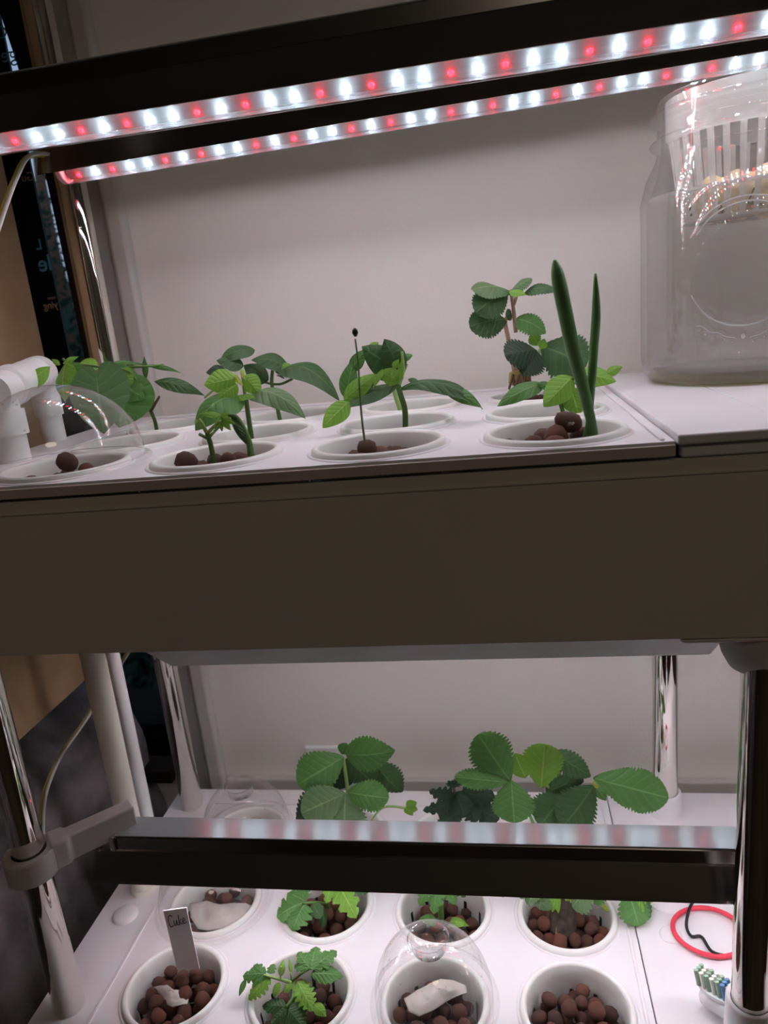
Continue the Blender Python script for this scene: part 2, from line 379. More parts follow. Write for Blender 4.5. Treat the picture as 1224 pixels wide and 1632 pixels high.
for (u, v, r, z) in ((1069, 1490, .0078, .0012), (1062, 1430, .0165, .0012), (1172, 1435, .0155, .0012)):
    p = Zp(u, v, z); MB().lathe([(0, z + .0010), (r - .0008, z + .0010), (r, z + .0004), (r, z - .0005)], (p.x, p.y, 0), 40).build('round_cap', M_cap, cpl, smooth=True, auto=30)
p = Zp(200, 1459, 0); MB().lathe([(0, .0034), (.0085, .0032), (.0100, .0018), (.0103, -.0005)], (p.x, p.y, 0), 40).build('round_cap', M_cap, low, smooth=True)

# white sump under the upper tank, reaching lower than the dark front
sx = Y(270, 1050, -.085).x; zs = Y(700, 1053, -.085).z; ht_ = H - .1008
MB().prism([(-.128, ht_), (-.085, zs), (.0, zs), (.0, ht_)], sx, .362).build('sump', M_tray, up, bevel=.0015)
# posts
posts = thing('rack_frame', 'chrome tube frame of four shiny posts carrying both growing tanks', 'frame', (.15, 0, -.1))
arch = [(XL, YB, H - .1)] + [(XL, YB, H + .22)]
for k in range(0, 13):
    a = math.pi * k / 12; arch.append((XL + .006 * math.sin(a), (YB + YF) / 2 + (YB - YF) / 2 * math.cos(a), H + .30 + .085 * math.sin(a)))
arch += [(XL, YF, H + .22), (XL, YF, H - .1)]
MB().tube([(XL, YB, -.10)] + arch + [(XL, YF, -.10)], PR, 32).build('bent_post', M_chrome, posts, smooth=True)
MB().tube([(XR, YB, -.10), (XR, YB, H - .03)], PR, 32).build('rear_post', M_chrome, posts, smooth=True, auto=50)
MB().tube([(XR + .003, YF, -.10), (XR + .003, YF, H - .03)], PR, 32).build('front_post', M_chrome, posts, smooth=True, auto=50)
MB().lathe([(PR + .0002, .0215), (PR + .0018, .0225), (PR + .0030, .0210), (PR + .0042, .001), (PR + .0046, 0)], (XR, YB, 0), 40).build('post_socket', M_tray, low, smooth=True)
MB().lathe([(PR + .0002, .0390), (PR + .0018, .0400), (PR + .0030, .0385), (PR + .0036, .001), (PR + .0042, 0)], (XR + .003, YF, 0), 40).build('post_socket', M_tray, low, smooth=True)
MB().lathe([(.001, -.0285), (PR + .0008, -.0285), (PR + .0050, -.0270), (.0190, -.0200), (.0205, -.014), (.0210, 0)], (XR + .004, YF + .008, H - .1008), 48).build('post_socket', M_clamp, up, smooth=True)

# clay-free cups ------------------------------------------------------------
cup_prof = [(.0292, -.056), (.0305, -.040), (.0312, -.028), (.0318, -.017), (.0324, -.006), (.0328, .0018), (.0338, .0034), (.0356, .0036), (.0370, .0024), (.0374, .0004), (.0352, .0002), (.0340, -.004), (.0332, -.018)]
cupb = MB(); cupb.lathe(cup_prof, seg=72, skip=lambda i, k: i in (1, 2) and k % 6 < 1); cupb.disc((0, 0, -.056), .0292, 36)
cup_mesh = None
def cup(c, r, z, label):
    global cup_mesh
    o = thing('net_cup', label, 'net cup', (X0 + c * PX, yr(r, z), z), 'white net cups of the ' + ('upper' if z > .1 else 'lower') + ' tank')
    if cup_mesh is None:
        q = cupb.build('basket', M_cup, smooth=True, auto=60); cup_mesh = q.data; q.parent = o
    else:
        q = bpy.data.objects.new('basket', cup_mesh); C.objects.link(q); q.parent = o
    if z > .1: # surrounding moulded collar
        pass
    return o
rown = ('front', 'middle', 'back'); 
cl = {(0, 0, 0): 'white net cup of clay pebbles with plant marker, lower front left', (1, 0, 0): 'white net cup of the tomato seedling, second in lower front row',
      (2, 0, 0): 'white net cup under the lower front clear dome', (3, 0, 0): 'white net cup filled only with clay pebbles, lower front right',
      (0, 1, 0): 'white net cup under the clear dome behind the marker', (1, 1, 0): 'white net cup of the broad tomato seedling in lower middle row',
      (2, 1, 0): 'white net cup behind the lower front dome, showing dark slits', (3, 1, 0): 'white net cup of the strawberry crown, lower middle right',
      (0, 2, 0): 'white net cup under the rear left clear dome', (1, 2, 0): 'white net cup under the tall lower strawberry plant',
      (2, 2, 0): 'white net cup under the dark plant', (3, 2, 0): 'white net cup under the wide lower right strawberry plant',
      (0, 0, 1): 'white net cup under the upper clear dome', (1, 0, 1): 'white net cup of the short bean seedling, upper front row',
      (2, 0, 1): 'white net cup of the single thread-like sprout', (3, 0, 1): 'white net cup of the two green spikes, upper front right',
      (0, 1, 1): 'white net cup between the upper dome and back left bean', (1, 1, 1): 'white net cup behind the short bean seedling',
      (2, 1, 1): 'white net cup behind the thread-like sprout, raised rim', (3, 1, 1): 'white net cup behind the two green spikes',
      (0, 2, 1): 'white net cup at the upper back left by the wall', (1, 2, 1): 'white net cup second from left in the upper back row',
      (2, 2, 1): 'white net cup third from left in the upper back row', (3, 2, 1): 'white net cup of the upper strawberry plant'}
for (c, r, t), l in cl.items():
    cup(c, r, H if t else 0, l)
    tg = up if t else low
    bc = MB().lathe([(.0372, .0001), (.0386, .0010), (.0392, .0007), (.0397, 0)], (X0 + c * PX, yr(r, H * t), H if t else 0), 64)
    if c < 4: bc.build('cup_collar', M_tray, tg, smooth=True)

# ------------------------------------------------------------------ clay pebbles
def ico_pebble(seed):
    rnd = random.Random(seed); import bmesh
    bm = bmesh.new(); bmesh.ops.create_icosphere(bm, subdivisions=2 if seed < 90 else 1, radius=1)
    sx, sy, sz = 1, rnd.uniform(.84, .98), rnd.uniform(.82, .95); off = Vector((seed * 3.1, seed, 0))
    for v in bm.verts:
        n = noise.noise(v.co * 1.1 + off) * .16 + noise.noise(v.co * 3.2 + off) * .05
        v.co = Vector((v.co.x * sx, v.co.y * sy, v.co.z * sz)) * (1 + n)
    me = bpy.data.meshes.new('pebble'); bm.to_mesh(me); bm.free()
    me.polygons.foreach_set('use_smooth', [True] * len(me.polygons)); return me
PEB = []
for i in range(9):
    me = ico_pebble(i + 1); me.materials.append(M_peb[i % 3 if i % 3 != 2 or i % 2 else 0]); PEB.append(me)
bedico = ico_pebble(99)
bv = [v.co.copy() for v in bedico.vertices]; bfc = [tuple(p.vertices) for p in bedico.polygons]
npeb = 0
def fill(c, r, zt, top, n, label, seed, rp=(.0048, .0064), keep=99):
    """drop pebbles into a cup; the top ones are single things, the rest one bed"""
    global npeb
    rnd = random.Random(seed); cx, cy = X0 + c * PX, yr(r, zt); S = []
    floor = top - .032
    for i in range(n * 8):
        rr = rnd.uniform(*rp); best = None
        for k in range(26):
            a = rnd.uniform(0, 6.283); q = (.0314 - rr) * math.sqrt(rnd.random()); x, y = q * math.cos(a), q * math.sin(a); z = floor + rr
            for (X, Yy, Z, R) in S:
                d2 = (X - x) ** 2 + (Yy - y) ** 2; m = (R + rr) * .97
                if d2 < m * m: z = max(z, Z + math.sqrt(m * m - d2))
            z += .012 * (q / .03) ** 2 * 0
            if best is None or z < best[2]: best = (x, y, z, rr)
        if best[2] + rr > top + .012 - .010 * (math.hypot(best[0], best[1]) / .03) ** 2: continue
        S.append(best)
    # visible = nothing covers it
    bed = MB()
    vis = []
    for i, (x, y, z, rr) in enumerate(S):
        cov = sum(1 for (X, Yy, Z, R) in S if Z > z + .3 * rr and (X - x) ** 2 + (Yy - y) ** 2 < (.75 * (R + rr)) ** 2)
        if z > top - .014 and cov <= 2: vis.append((z, x, y, rr))
        else:
            o = len(bed.v); bed.v += [(cx + x + v.x * rr, cy + y + v.y * rr, zt + z + v.z * rr) for v in bv]; bed.f += [tuple(o + k for k in f) for f in bfc]
    vis.sort(reverse=True)
    for j, (z, x, y, rr) in enumerate(vis):
        if j >= keep or npeb >= 295:
            o = len(bed.v); bed.v += [(cx + x + v.x * rr, cy + y + v.y * rr, zt + z + v.z * rr) for v in bv]; bed.f += [tuple(o + k for k in f) for f in bfc]; continue
        o = bpy.data.objects.new('clay_pebble', PEB[rnd.randrange(9)]); C.objects.link(o); npeb += 1
        o.location = (cx + x, cy + y, zt + z); o.scale = (rr * 1.04,) * 3; o.rotation_euler = (rnd.uniform(0, 6), rnd.uniform(0, 6), rnd.uniform(0, 6))
        tag(o, 'round brown clay pebble in the ' + label, 'pebble', 'clay pebbles in the ' + label)
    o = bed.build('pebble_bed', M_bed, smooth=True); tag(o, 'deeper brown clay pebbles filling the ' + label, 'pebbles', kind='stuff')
fill(0, 0, 0, -.008, 30, 'cup with the white marker', 11, keep=34)
fill(3, 0, 0, -.010, 30, 'plain cup at lower front right', 12, keep=36)
fill(1, 0, 0, -.016, 26, 'cup of the lower front tomato seedling', 13, keep=18)
fill(2, 0, 0, -.012, 28, 'cup under the lower front dome', 14, keep=20)
fill(0, 1, 0, -.012, 26, 'cup under the dome behind the marker', 15, keep=18)
fill(1, 1, 0, -.015, 26, 'cup of the lower middle tomato seedling', 16, keep=18)
fill(2, 1, 0, -.016, 26, 'cup behind the lower front dome', 17, keep=18)
fill(3, 1, 0, -.012, 28, 'cup of the strawberry crown', 18, keep=22)
fill(0, 2, 0, -.010, 22, 'cup under the rear left dome', 19, keep=12)
fill(0, 0, H, -.007, 22, 'cup under the upper clear dome', 20, keep=16)
fill(1, 0, H, -.0065, 24, 'cup of the short bean seedling', 21, keep=20)
fill(2, 0, H, -.009, 22, 'cup of the thread-like sprout', 22, keep=16)
fill(3, 0, H, -.0055, 26, 'cup of the two green spikes', 23, (.0050, .0070), keep=24)
fill(3, 2, H, -.004, 20, 'cup of the upper strawberry plant', 24, keep=14)
for (c, r, z, l) in ((1, 2, 0, 'cup under the tall lower strawberry'), (2, 2, 0, 'cup under the dark plant'), (3, 2, 0, 'cup under the wide lower strawberry'),
                     (0, 1, H, 'upper cup behind the clear dome'), (1, 1, H, 'upper cup behind the short bean'), (2, 1, H, 'upper raised-rim cup'), (3, 1, H, 'upper cup behind the green spikes'),
                     (0, 2, H, 'upper back left cup'), (1, 2, H, 'upper back cup second from left'), (2, 2, H, 'upper back cup third from left')):
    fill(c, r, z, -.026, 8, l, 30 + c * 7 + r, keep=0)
# single large pebbles sitting proud in the upper cups
def big(u, v, y, r, label, k=0, sc=(1, 1, 1)):
    o = bpy.data.objects.new('clay_pebble', PEB[k]); C.objects.link(o); p = Y(u, v, y); o.location = p; o.scale = (r * sc[0], r * sc[1], r * sc[2]); o.rotation_euler = (0, .35, .2)
    return tag(o, label, 'pebble')
b1 = big(906, 673, -.098, .0060, 'large smooth brown clay pebble lying beside the green spikes', 0, (1.35, 1, 1))
M_crumb = mat('white_crumb', (.7, .62, .52), .8)
cr_ = MB()
for k in range(6):
    p = Y(912 + random.uniform(-6, 6), 677 + random.uniform(-3, 3), -.1035); cr_.box(p.x - .0005, p.x + .0005, p.y - .0004, p.y + .002, p.z - .0004, p.z + .0004)
o = cr_.build('crumb', M_crumb, None); o['kind'] = 'stuff'; o.name = 'white_crumbs'; tag(o, 'pale crumbs stuck on the large brown pebble', 'crumbs', kind='stuff')
big(297, 736, -.118, .0066, 'dark round clay pebble proud in the short bean cup front', 2)
big(585, 716, -.104, .0058, 'brown clay pebble at the foot of the thread-like sprout', 0)
big(107, 736, -.108, .0065, 'dark clay pebble standing out under the upper dome', 2)

# ------------------------------------------------------------------ light bars
def bar(label, yc, zt, x0, x1, tilt=0, phase=0, clamp_post=None, group='grow light bars with red and white diodes'):
    t = thing('grow_light_bar', label, 'grow light', (x0, yc, zt), group)
    t.rotation_euler = (0, -math.atan(tilt), 0)
    def add(b, name, m, **k):
        b.v = [(x - x0, y - yc, z - zt) for (x, y, z) in b.v]; o = b.build(name, m, None, **k); o.parent = t; return o
    A = [(-.0212, -.0300), (-.0205, -.0282), (-.0125, -.0100), (-.0115, -.0092), (-.0110, -.0006), (-.0104, 0)]
    outer = A + [(-y, z) for (y, z) in A[::-1]]; inner = [(y * .93, z - .0009 if z > -.02 else z) for (y, z) in outer[::-1]]
    ring = [(yc + y, zt + z) for (y, z) in outer + inner]
    b = MB(); n = len(ring); o = 0
    for x in (x0, x1): b.v += [(x, p[0], p[1]) for p in ring]
    b.f += [(i, (i + 1) % n, n + (i + 1) % n, n + i) for i in range(n)]
    m_ = len(outer)
    for k in range(m_ - 1):      # end cuts
        b.f.append((k, k + 1, n - 2 - k, n - 1 - k)); b.f.append((n + k, n + n - 1 - k, n + n - 2 - k, n + k + 1))
    add(b, 'reflector_hood', M_hood, smooth=False)
    # bright flat top strip
    add(MB().box(x0 + .012, x1, yc - .0102, yc + .0102, zt + .0001, zt + .0009), 'top_strip', M_strip, bevel=.0003)
    # tube shell
    prof = [(-.0112, -.0095), (-.0115, -.020), (-.0100, -.0270), (-.0065, -.0320), (0, -.0345)]
    prof = prof + [(-y, z) for (y, z) in prof[-2::-1]]
    b = MB()
    for x in (x0 + .010, x1): b.v += [(x, yc + y, zt + z) for (y, z) in prof]
    k = len(prof); b.f = [(i, i + 1, k + i + 1, k + i) for i in range(k - 1)]
    add(b, 'clear_tube', M_tube, smooth=True)
    add(MB().prism([(yc + y, zt + z) for (y, z) in prof], x0 + .006, x0 + .0105), 'end_cap', M_pinkcap if 'rear' in label and 'upper' in label else M_board, bevel=.001)
    # V board
    a = [(-.0105, -.0100), (-.0100, -.0190), (0, -.0318), (.0100, -.0190), (.0105, -.0100)]
    add(MB().prism([(yc + y, zt + z) for (y, z) in a], x0 + .012, x1), 'led_board', M_board)
    # diodes on both faces
    nrm = Vector((0, -.0128, -.0100)).normalized(); tang = Vector((0, .0100, -.0128)).normalized(); i = 0
    for (row, s, sg) in ((0, .84, 1), (1, .36, 1), (2, .84, -1), (3, .36, -1)):
        x = x0 + .016 + phase; i = 0
        while x < x1 - .004:
            red = (i % 5) in (0, 2); dim = 'lower' in label; key = ('r' if red else 'w', sg, dim)
            me = LEDM.get(key)
            if me is None:
                q = MB(); nn = Vector((0, nrm.y * sg, nrm.z)); tt_ = Vector((0, tang.y * sg, tang.z)); R = .0016
                o = len(q.v)
                for hh, rr in ((0.0, 1.0), (.0009, .72)):
                    for kk in range(8):
                        aa = 2 * math.pi * kk / 8; q.v.append(tuple(nn * hh + Vector((1, 0, 0)) * R * rr * math.cos(aa) + tt_ * R * rr * math.sin(aa)))
                q.f = [(kk, (kk + 1) % 8, 8 + (kk + 1) % 8, 8 + kk) for kk in range(8)] + [tuple(range(8, 16))]
                me = bpy.data.meshes.new('led'); me.from_pydata(q.v, [], q.f); me.materials.append((M_led_r2 if dim else M_led_r) if red else (M_led_w2 if dim else M_led_w)); LEDM[key] = me
            o = bpy.data.objects.new('led', me); C.objects.link(o); o.parent = t
            py = -.0100 + .0100 * s; pz = -.0190 - .0128 * s
            o.location = (x - x0, py * sg, pz); o.location += Vector((0, nrm.y * sg, nrm.z)) * .0001
            x += .01335; i += 1
    return t
LEDM = {}
UB = bar('upper front grow light bar, glowing red and white diodes', -.0815, .5945, -.055, .62, 0, .008)
URB = bar('upper rear grow light bar with pinkish end cap', .0405, .6000, -.058, .62, .018, .004)
LB = bar('lower front grow light bar with dark hood, seen from above', -.0815, .1185, -.053, .62, 0, .008)
LRB = bar('lower rear grow light bar hanging close under the upper tank', .0405, .2480, -.055, .62, 0, .004)
# clips at the left end of the lower front bar
for o_, x in ((LB, .004), (LB, .016)):
    q = MB().box(x, x + .004, -.0135, .0135, -.010, .0016).build('clip', M_chrome, None, bevel=.0006); q.parent = o_

def clamp(label, px, py, z, hx, hy, h=.0180):
    t = thing('light_bracket', label, 'bracket', (px, py, z))
    R = PR + .0062
    b = MB().lathe([(PR + .0006, 0), (R - .001, 0), (R, .001), (R, h - .001), (R - .001, h), (PR + .0006, h)], (px, py, z), 48, close=True)
    b.build('collar', M_clamp, t, smooth=True, auto=40)
    d = Vector((hx - px, hy - py, 0)); L = d.length; d.normalize(); s = Vector((-d.y, d.x, 0)); w_ = .0062
    P = Vector((px, py, 0)) + d * (PR + .002); Q = Vector((hx, hy, 0))
    j = [P + s * (w_ + .004), P - s * (w_ + .004), P + d * .010 - s * (w_ + .003), P + d * .012 - s * w_, Q - s * w_, Q + s * w_, P + d * .012 + s * w_, P + d * .010 + s * (w_ + .003)]
    MB().prismz([(v.x, v.y) for v in j], z + .0002, z + h + .0015).build('arm', M_clamp, t, bevel=.0015)
    return t
clamp('grey plastic bracket on left front post holding the lower light bar', XL, YF, .1140, -.0270, -.0740)
clamp('grey plastic bracket on left rear post near the upper tank underside', XL, YB, .2400, -.050, .052)
clamp('grey plastic bracket on left front post by the upper light bar', XL, YF, .585, -.045, -.085)
clamp('grey plastic bracket on left rear post by the upper light bar', XL, YB, .592, -.050, .048)

# ------------------------------------------------------------------ pipes and cables
a = Zp(224, 1424, 0); pp = thing('standpipe', 'thick cream standpipe on the lower tank left side', 'pipe', (a.x, a.y, 0))
MB().tube([(a.x, a.y + .006, 0), (a.x, a.y + .006, H - .101)], .0094, 28).build('pipe', M_pvc, pp, smooth=True, auto=50)
MB().lathe([(.0094, .004), (.0106, .0035), (.0110, 0)], (a.x, a.y + .006, 0), 36).build('foot', M_pvc, pp, smooth=True)
a2 = Zp(243, 1345, 0); pt = thing('standpipe', 'thin white standpipe just behind the thick cream one', 'pipe', (a2.x, a2.y, 0))
MB().tube([(a2.x, a2.y, 0), (a2.x, a2.y, H - .101)], .0062, 24).build('pipe', M_pvcw, pt, smooth=True, auto=50)
# upper plumbing
up_pipe = thing('pipe_fitting', 'white plastic elbow fitting with ribbed coupling by the cardboard box', 'pipe fitting', (-.09, 0, H))
eA, eB = Zp(88, 702, H), Zp(14, 742, H)
zA = Y(85, 592, eA.y).z
tA = Vector((eA.x, eA.y, zA)); 
MB().tube([(eA.x, eA.y, H), (eA.x, eA.y, H + .022)], .0088, 28).build('pipe', M_pvcw, up_pipe, smooth=True, auto=50)
MB().tube([(eA.x, eA.y, H + .02), (eA.x, eA.y, tA.z)], .0105, 28).build('elbow_leg', M_pvcw, up_pipe, smooth=True, auto=50)
tB = Y(-14, 628, eB.y)
cpts = [tA + (tB - tA) * k for k in (-.06, 0, .02, .16, .17, .21, .22, .26, .27, .31, .32, .60, .61, .74, .75, 1.0)]
crad = [.0095, .0128, .0132, .0132, .0118, .0118, .0130, .0130, .0118, .0118, .0130, .0126, .0140, .0140, .0118, .0118]
MB().tube(cpts, crad, 32).build('ribbed_coupling', M_pvcw, up_pipe, smooth=True, auto=35)
pC = tA + (tB - tA) * .86
MB().tube([(pC.x, pC.y, H), (pC.x, pC.y, pC.z)], .0100, 28).build('pipe', M_pvcw, up_pipe, smooth=True, auto=50)
MB().tube([(pC.x, pC.y, H + .018), (pC.x, pC.y, H + .034)], .0122, 28).build('pipe_collar', M_pvcw, up_pipe, smooth=True, auto=50)
M_cable = clear_mat('clear_cable_sheath', tint=(.9, .9, .85), haze=.45, hcol=(.75, .74, .62), spec=.6)
M_yel = mat('yellow_core', (.55, .48, .08), .5); M_wht = mat('white_core', (.7, .7, .64), .5)
def cable(name, label, pts):
    t = thing(name, label, 'cable', pts[0]); P = smoothpts(pts, 8); off = Vector((.0014, 0, .0004))
    MB().tube([p - off for p in P], .0014, 8).build('yellow_wire', M_yel, t, smooth=True)
    MB().tube([p + off for p in P], .0014, 8).build('white_wire', M_wht, t, smooth=True)
cable('power_cable', 'clear flat cable with yellow and white cores at upper left', [Y(88, 250, .03), Y(60, 246, .02), Y(40, 254, .01), Y(22, 290, 0), Y(2, 345, -.01), Y(-22, 420, -.02)])
cable('power_cable', 'clear flat cable with yellow core hanging before the grey throw', [Y(215, 1020, .12), Y(196, 1052, .12), Y(165, 1100, .11), Y(132, 1153, .08), Y(96, 1205, .04), Y(72, 1262, -.02), Y(66, 1318, -.07), Y(70, 1345, -.095)])
p0 = tA

# ------------------------------------------------------------------ cardboard box, black window reflection, blanket
bx = thing('cardboard_box', 'big plain brown cardboard box standing left of the rack', 'box', (-.34, .0, .137))
b = MB(); b.box(-.172, -.170, -.24, .155, .137, .80); b.box(-.55, -.172, .153, .155, .137, .80); b.box(-.55, -.172, -.24, -.238, .137, .80); b.box(-.55, -.548, -.238, .153, .137, .80); b.box(-.55, -.170, -.24, .155, .135, .137); b.box(-.55, -.170, -.24, .155, .80, .802)
b.build('side_panel', M_card, bx)
pk = thing('window_reflection', 'black window reflection of a printed box with mirrored lettering, painted on panels', 'reflection', (-.18, .18, .14))  # mirror image in the window glass, built as painted panels
yk = WALLY - .002
MB().box(-.40, -.1650, yk, yk + .003, .137, .90).build('left_panel', M_black, pk)
# right panel narrows the gap towards the top
bk = MB(); zz = [.40, .52, .62, .70, .745]; xx = [-.149, -.150, -.1520, -.1575, -.1645]
poly = [(x, z) for x, z in zip(xx, zz)] + [(-.1645, .9), (-.1430, .9), (-.1430, .137), (-.149, .137)]
n = len(poly); bk.v = [(x, yk, z) for x, z in poly] + [(x, yk + .003, z) for x, z in poly]
bk.f = [tuple(range(n)), tuple(range(n, 2 * n))[::-1]] + [(i, n + i, n + (i + 1) % n, (i + 1) % n) for i in range(n)]
bk.build('right_panel', M_black, pk)
MB().box(-.1430, -.1312, yk - .001, yk + .004, .137, .90).build('brown_edge', M_card, pk)
M_bl = mat('blue_reflection', (.10, .32, .45), .5); M_cr = mat('cream_reflection', (.45, .30, .20), .5)
def mirror_text(body, size, u, v, m, bold=0, right=None):
    me = text_mesh(body, size, bold=bold); p = Y(u, v, yk - .0005)
    xs = [q.co.x for q in me.vertices]; mxx = max(xs)
    for q in me.vertices:
        x, yy = q.co.x, q.co.y; q.co = (p.x + (mxx - x), yk - .0004 + q.co.z, p.z + yy)
    me.flip_normals(); me.materials.clear(); me.materials.append(m)
    o = bpy.data.objects.new('lettering', me); C.objects.link(o); put(o, pk)
mirror_text('Gu', .011, 36, 290, M_cr); mirror_text('le', .021, 63, 433, M_bl, .0003); mirror_text('L', .013, 58, 398, M_bl, .0003)
mirror_text('ying', .0095, 70, 493, M_cr, .0001); mirror_text('new', .005, 76, 478, M_cr)
mirror_text('ge', .017, 4, 100, M_bl); mirror_text('C', .014, -2, 62, M_bl)
# grey throw
M_fur = mat('grey_fleece', (.17, .15, .155), .95, noise_amt=.6, nscale=22, bump=1, bscale=500)
g = MB(); NX, NY = 90, 90
def hgt(i, j):
    s = i / NX * 1.35; y = -.55 + .73 * j / NY
    if s < .45: x = -.60 + s; z = .128 - .05 * (s / .45) ** 3
    else:
        q = (s - .45) / .9; x = -.150 + .065 * math.sin(min(q * 5, 1.57)) - .02 * q; z = .078 - .85 * q
    n1 = noise.noise(Vector((x * 6, y * 6, z * 6))); n2 = noise.noise(Vector((x * 26, y * 26, z * 26))); n3 = noise.noise(Vector((x * 90, y * 90, z * 90)))
    d = .030 * n1 + .008 * n2 + .0022 * n3
    x += d - .045 * (1 if s >= .45 else s / .45); 
    if s < .45: z = min(z + d * .6, .133)
    return (x, y, z)
for i in range(NX + 1):
    for j in range(NY + 1): g.v.append(hgt(i, j))
for i in range(NX):
    for j in range(NY):
        a_ = i * (NY + 1) + j; g.f.append((a_, a_ + NY + 1, a_ + NY + 2, a_ + 1))
tag(g.build('fleece_throw', M_fur, smooth=True), 'fuzzy dark grey fleece throw draped at the left of the rack', 'throw')

# ------------------------------------------------------------------ domes
def dome(label, c, r, zt, R=.0440, h=.047, knob=True, yo=0):
    x, y = X0 + c * PX, YR[r] + yo; z = zt + .0042
    t = thing('clear_dome', label, 'dome', (x, y, z))
    pr = [(.0135, h - .004)] if knob else [(.0001, h)]
    for k in range(1, 12):
        a = (math.pi / 2) * (1 - k / 11); r0 = .0135 if knob else 0
        s = math.cos(a)
        pr.append((max(r0 + .0005, R * s) if knob else R * s, h * math.sin(a) ** .9 if a > 0 else .0005)) if (not knob or R * s > r0) else None
    pr = [q for q in pr if q]
    MB().lathe(pr, (x, y, z), 64).build('shell', M_dome, t, smooth=True)
    MB().lathe([(R, .0006), (R + .0015, .0010), (R + .0035, .0003), (R + .0040, -.0018)], (x, y, z), 64).build('brim', M_dome, t, smooth=True)
    if knob:
        MB().lathe([(.0135, h - .004), (.0140, h - .0015), (.0128, h - .0005), (.0118, h - .003), (.0112, h - .010), (.001, h - .011)], (x, y, z), 48).build('top_recess', M_dome, t, smooth=True)
    rnd = random.Random(c * 9 + r); b = MB()
    for k in range(22 if knob else 12):
        a = rnd.uniform(0, 6.28); e = rnd.uniform(.35, 1.1); q = rnd.uniform(.0003, .0008)
        px_, py_, pz_ = x + (R - .001) * math.cos(e) * math.cos(a), y + (R - .001) * math.cos(e) * math.sin(a), z + (h - .002) * math.sin(e) ** .9
        b.tube([(px_, py_, pz_ - q), (px_, py_, pz_ - q * .5), (px_, py_, pz_ + q * .5), (px_, py_, pz_ + q)], [q * .3, q, q, q * .3], 6)
    o = b.build('water_droplets', M_dome, t, smooth=True); o['kind'] = 'stuff'
    return t
dome('clear plastic dome over the upper front left cup', 0, 0, H, R=.0475, h=.046, knob=False)
dome('clear plastic dome with round recess in the lower front row', 2, 0, 0, R=.0400, h=.052)
dome('clear plastic dome behind the white marker, over wet tissue', 0, 1, 0, R=.0445, h=.050)
dome('clear plastic dome at the rear left corner of the lower tank', 0, 2, 0, R=.0400, h=.050)

# wet tissue scraps
def tissue(label, outline, z, seed, bulge=.004):
    pts = [Zp(u, v, z) for (u, v) in outline]; c = sum(pts, Vector()) / len(pts); b = MB(); n = len(pts); K = 12
    b.v.append(tuple(c + Vector((0, 0, bulge))))
    for k in range(1, K + 1):
        for p in pts:
            q = c.lerp(p, k / K); q.z = z + bulge * (1 - (k / K) ** 2) + .0030 * noise.noise(q * 150 + Vector((seed, 0, 0))) + .0016 * noise.noise(q * 420 + Vector((seed, 0, 0))); b.v.append(tuple(q))
    b.f += [(0, 1 + i, 1 + (i + 1) % n) for i in range(n)]
    for k in range(K - 1):
        b.f += [(1 + k * n + i, 1 + (k + 1) * n + i, 1 + (k + 1) * n + (i + 1) % n, 1 + k * n + (i + 1) % n) for i in range(n)]
    o = b.build('tissue_scrap', M_paper, smooth=True); s = o.modifiers.new('t', 'SOLIDIFY'); s.thickness = .0009
    return tag(o, label, 'tissue')
tissue('torn white tissue scrap on pebbles beside the marker', [(243, 1572), (262, 1569), (276, 1582), (288, 1588), (302, 1585), (299, 1600), (290, 1603), (276, 1602), (268, 1601), (258, 1585)], -.0045, 1, .003)
tissue('crumpled wet tissue under the lower front clear dome', [(644, 1594), (660, 1580), (682, 1570), (704, 1562), (722, 1565), (742, 1572), (744, 1582), (728, 1588), (712, 1592), (704, 1600), (690, 1612), (668, 1620), (652, 1612)], -.003, 2, .005)
tissue('wide wet tissue pad under the dome behind the marker', [(302, 1440), (325, 1436), (350, 1443), (375, 1444), (400, 1440), (392, 1458), (376, 1472), (356, 1481), (332, 1483), (316, 1480), (304, 1462)], -.004, 3, .004)
tissue('wet tissue under the rear left dome, mostly hidden', [(375, 1290), (400, 1284), (430, 1288), (440, 1298), (410, 1306), (380, 1302)], -.008, 4, .003)

# plant marker
mk = thing('plant_marker', 'white plastic plant marker with a handwritten name', 'marker', Y(300, 1538, -.100))
q = [Y(260, 1452, -.094), Y(297, 1447, -.094), Y(318, 1545, -.0905), Y(282, 1545, -.0905)]
nn = (q[1] - q[0]).cross(q[3] - q[0]).normalized(); th = nn * .0008
b = MB(); b.v = [tuple(v) for v in q] + [tuple(v + th) for v in q]; b.f = [(0, 1, 2, 3), (7, 6, 5, 4), (0, 4, 5, 1), (1, 5, 6, 2), (2, 6, 7, 3), (3, 7, 4, 0)]
b.build('blade', mat('marker_plastic', (.88, .84, .88), .4), mk)
ex = (q[1] - q[0]); ey = (q[3] - q[0]); sgn = -1 if nn.y > 0 else 1
lift = nn * (-.0003 if nn.y > 0 else .0011)
def W(a_, b_): return q[0] + ex * a_ + ey * b_ + lift
strokes = [[(.34, .10), (.22, .08), (.14, .14), (.13, .22), (.20, .27), (.32, .25)],
           [(.36, .17), (.36, .24), (.42, .25), (.48, .17), (.48, .25), (.54, .24)],
           [(.60, .09), (.57, .26)], [(.70, .16), (.59, .20), (.70, .25)],
           [(.72, .21), (.82, .19), (.80, .15), (.74, .18), (.75, .24), (.90, .22)]]
b = MB()
for s_ in strokes: b.tube(smoothpts([W(*p) for p in s_], 5), .00028, 6)
b.build('handwriting', mat('ink', (.02, .02, .06), .5), mk)

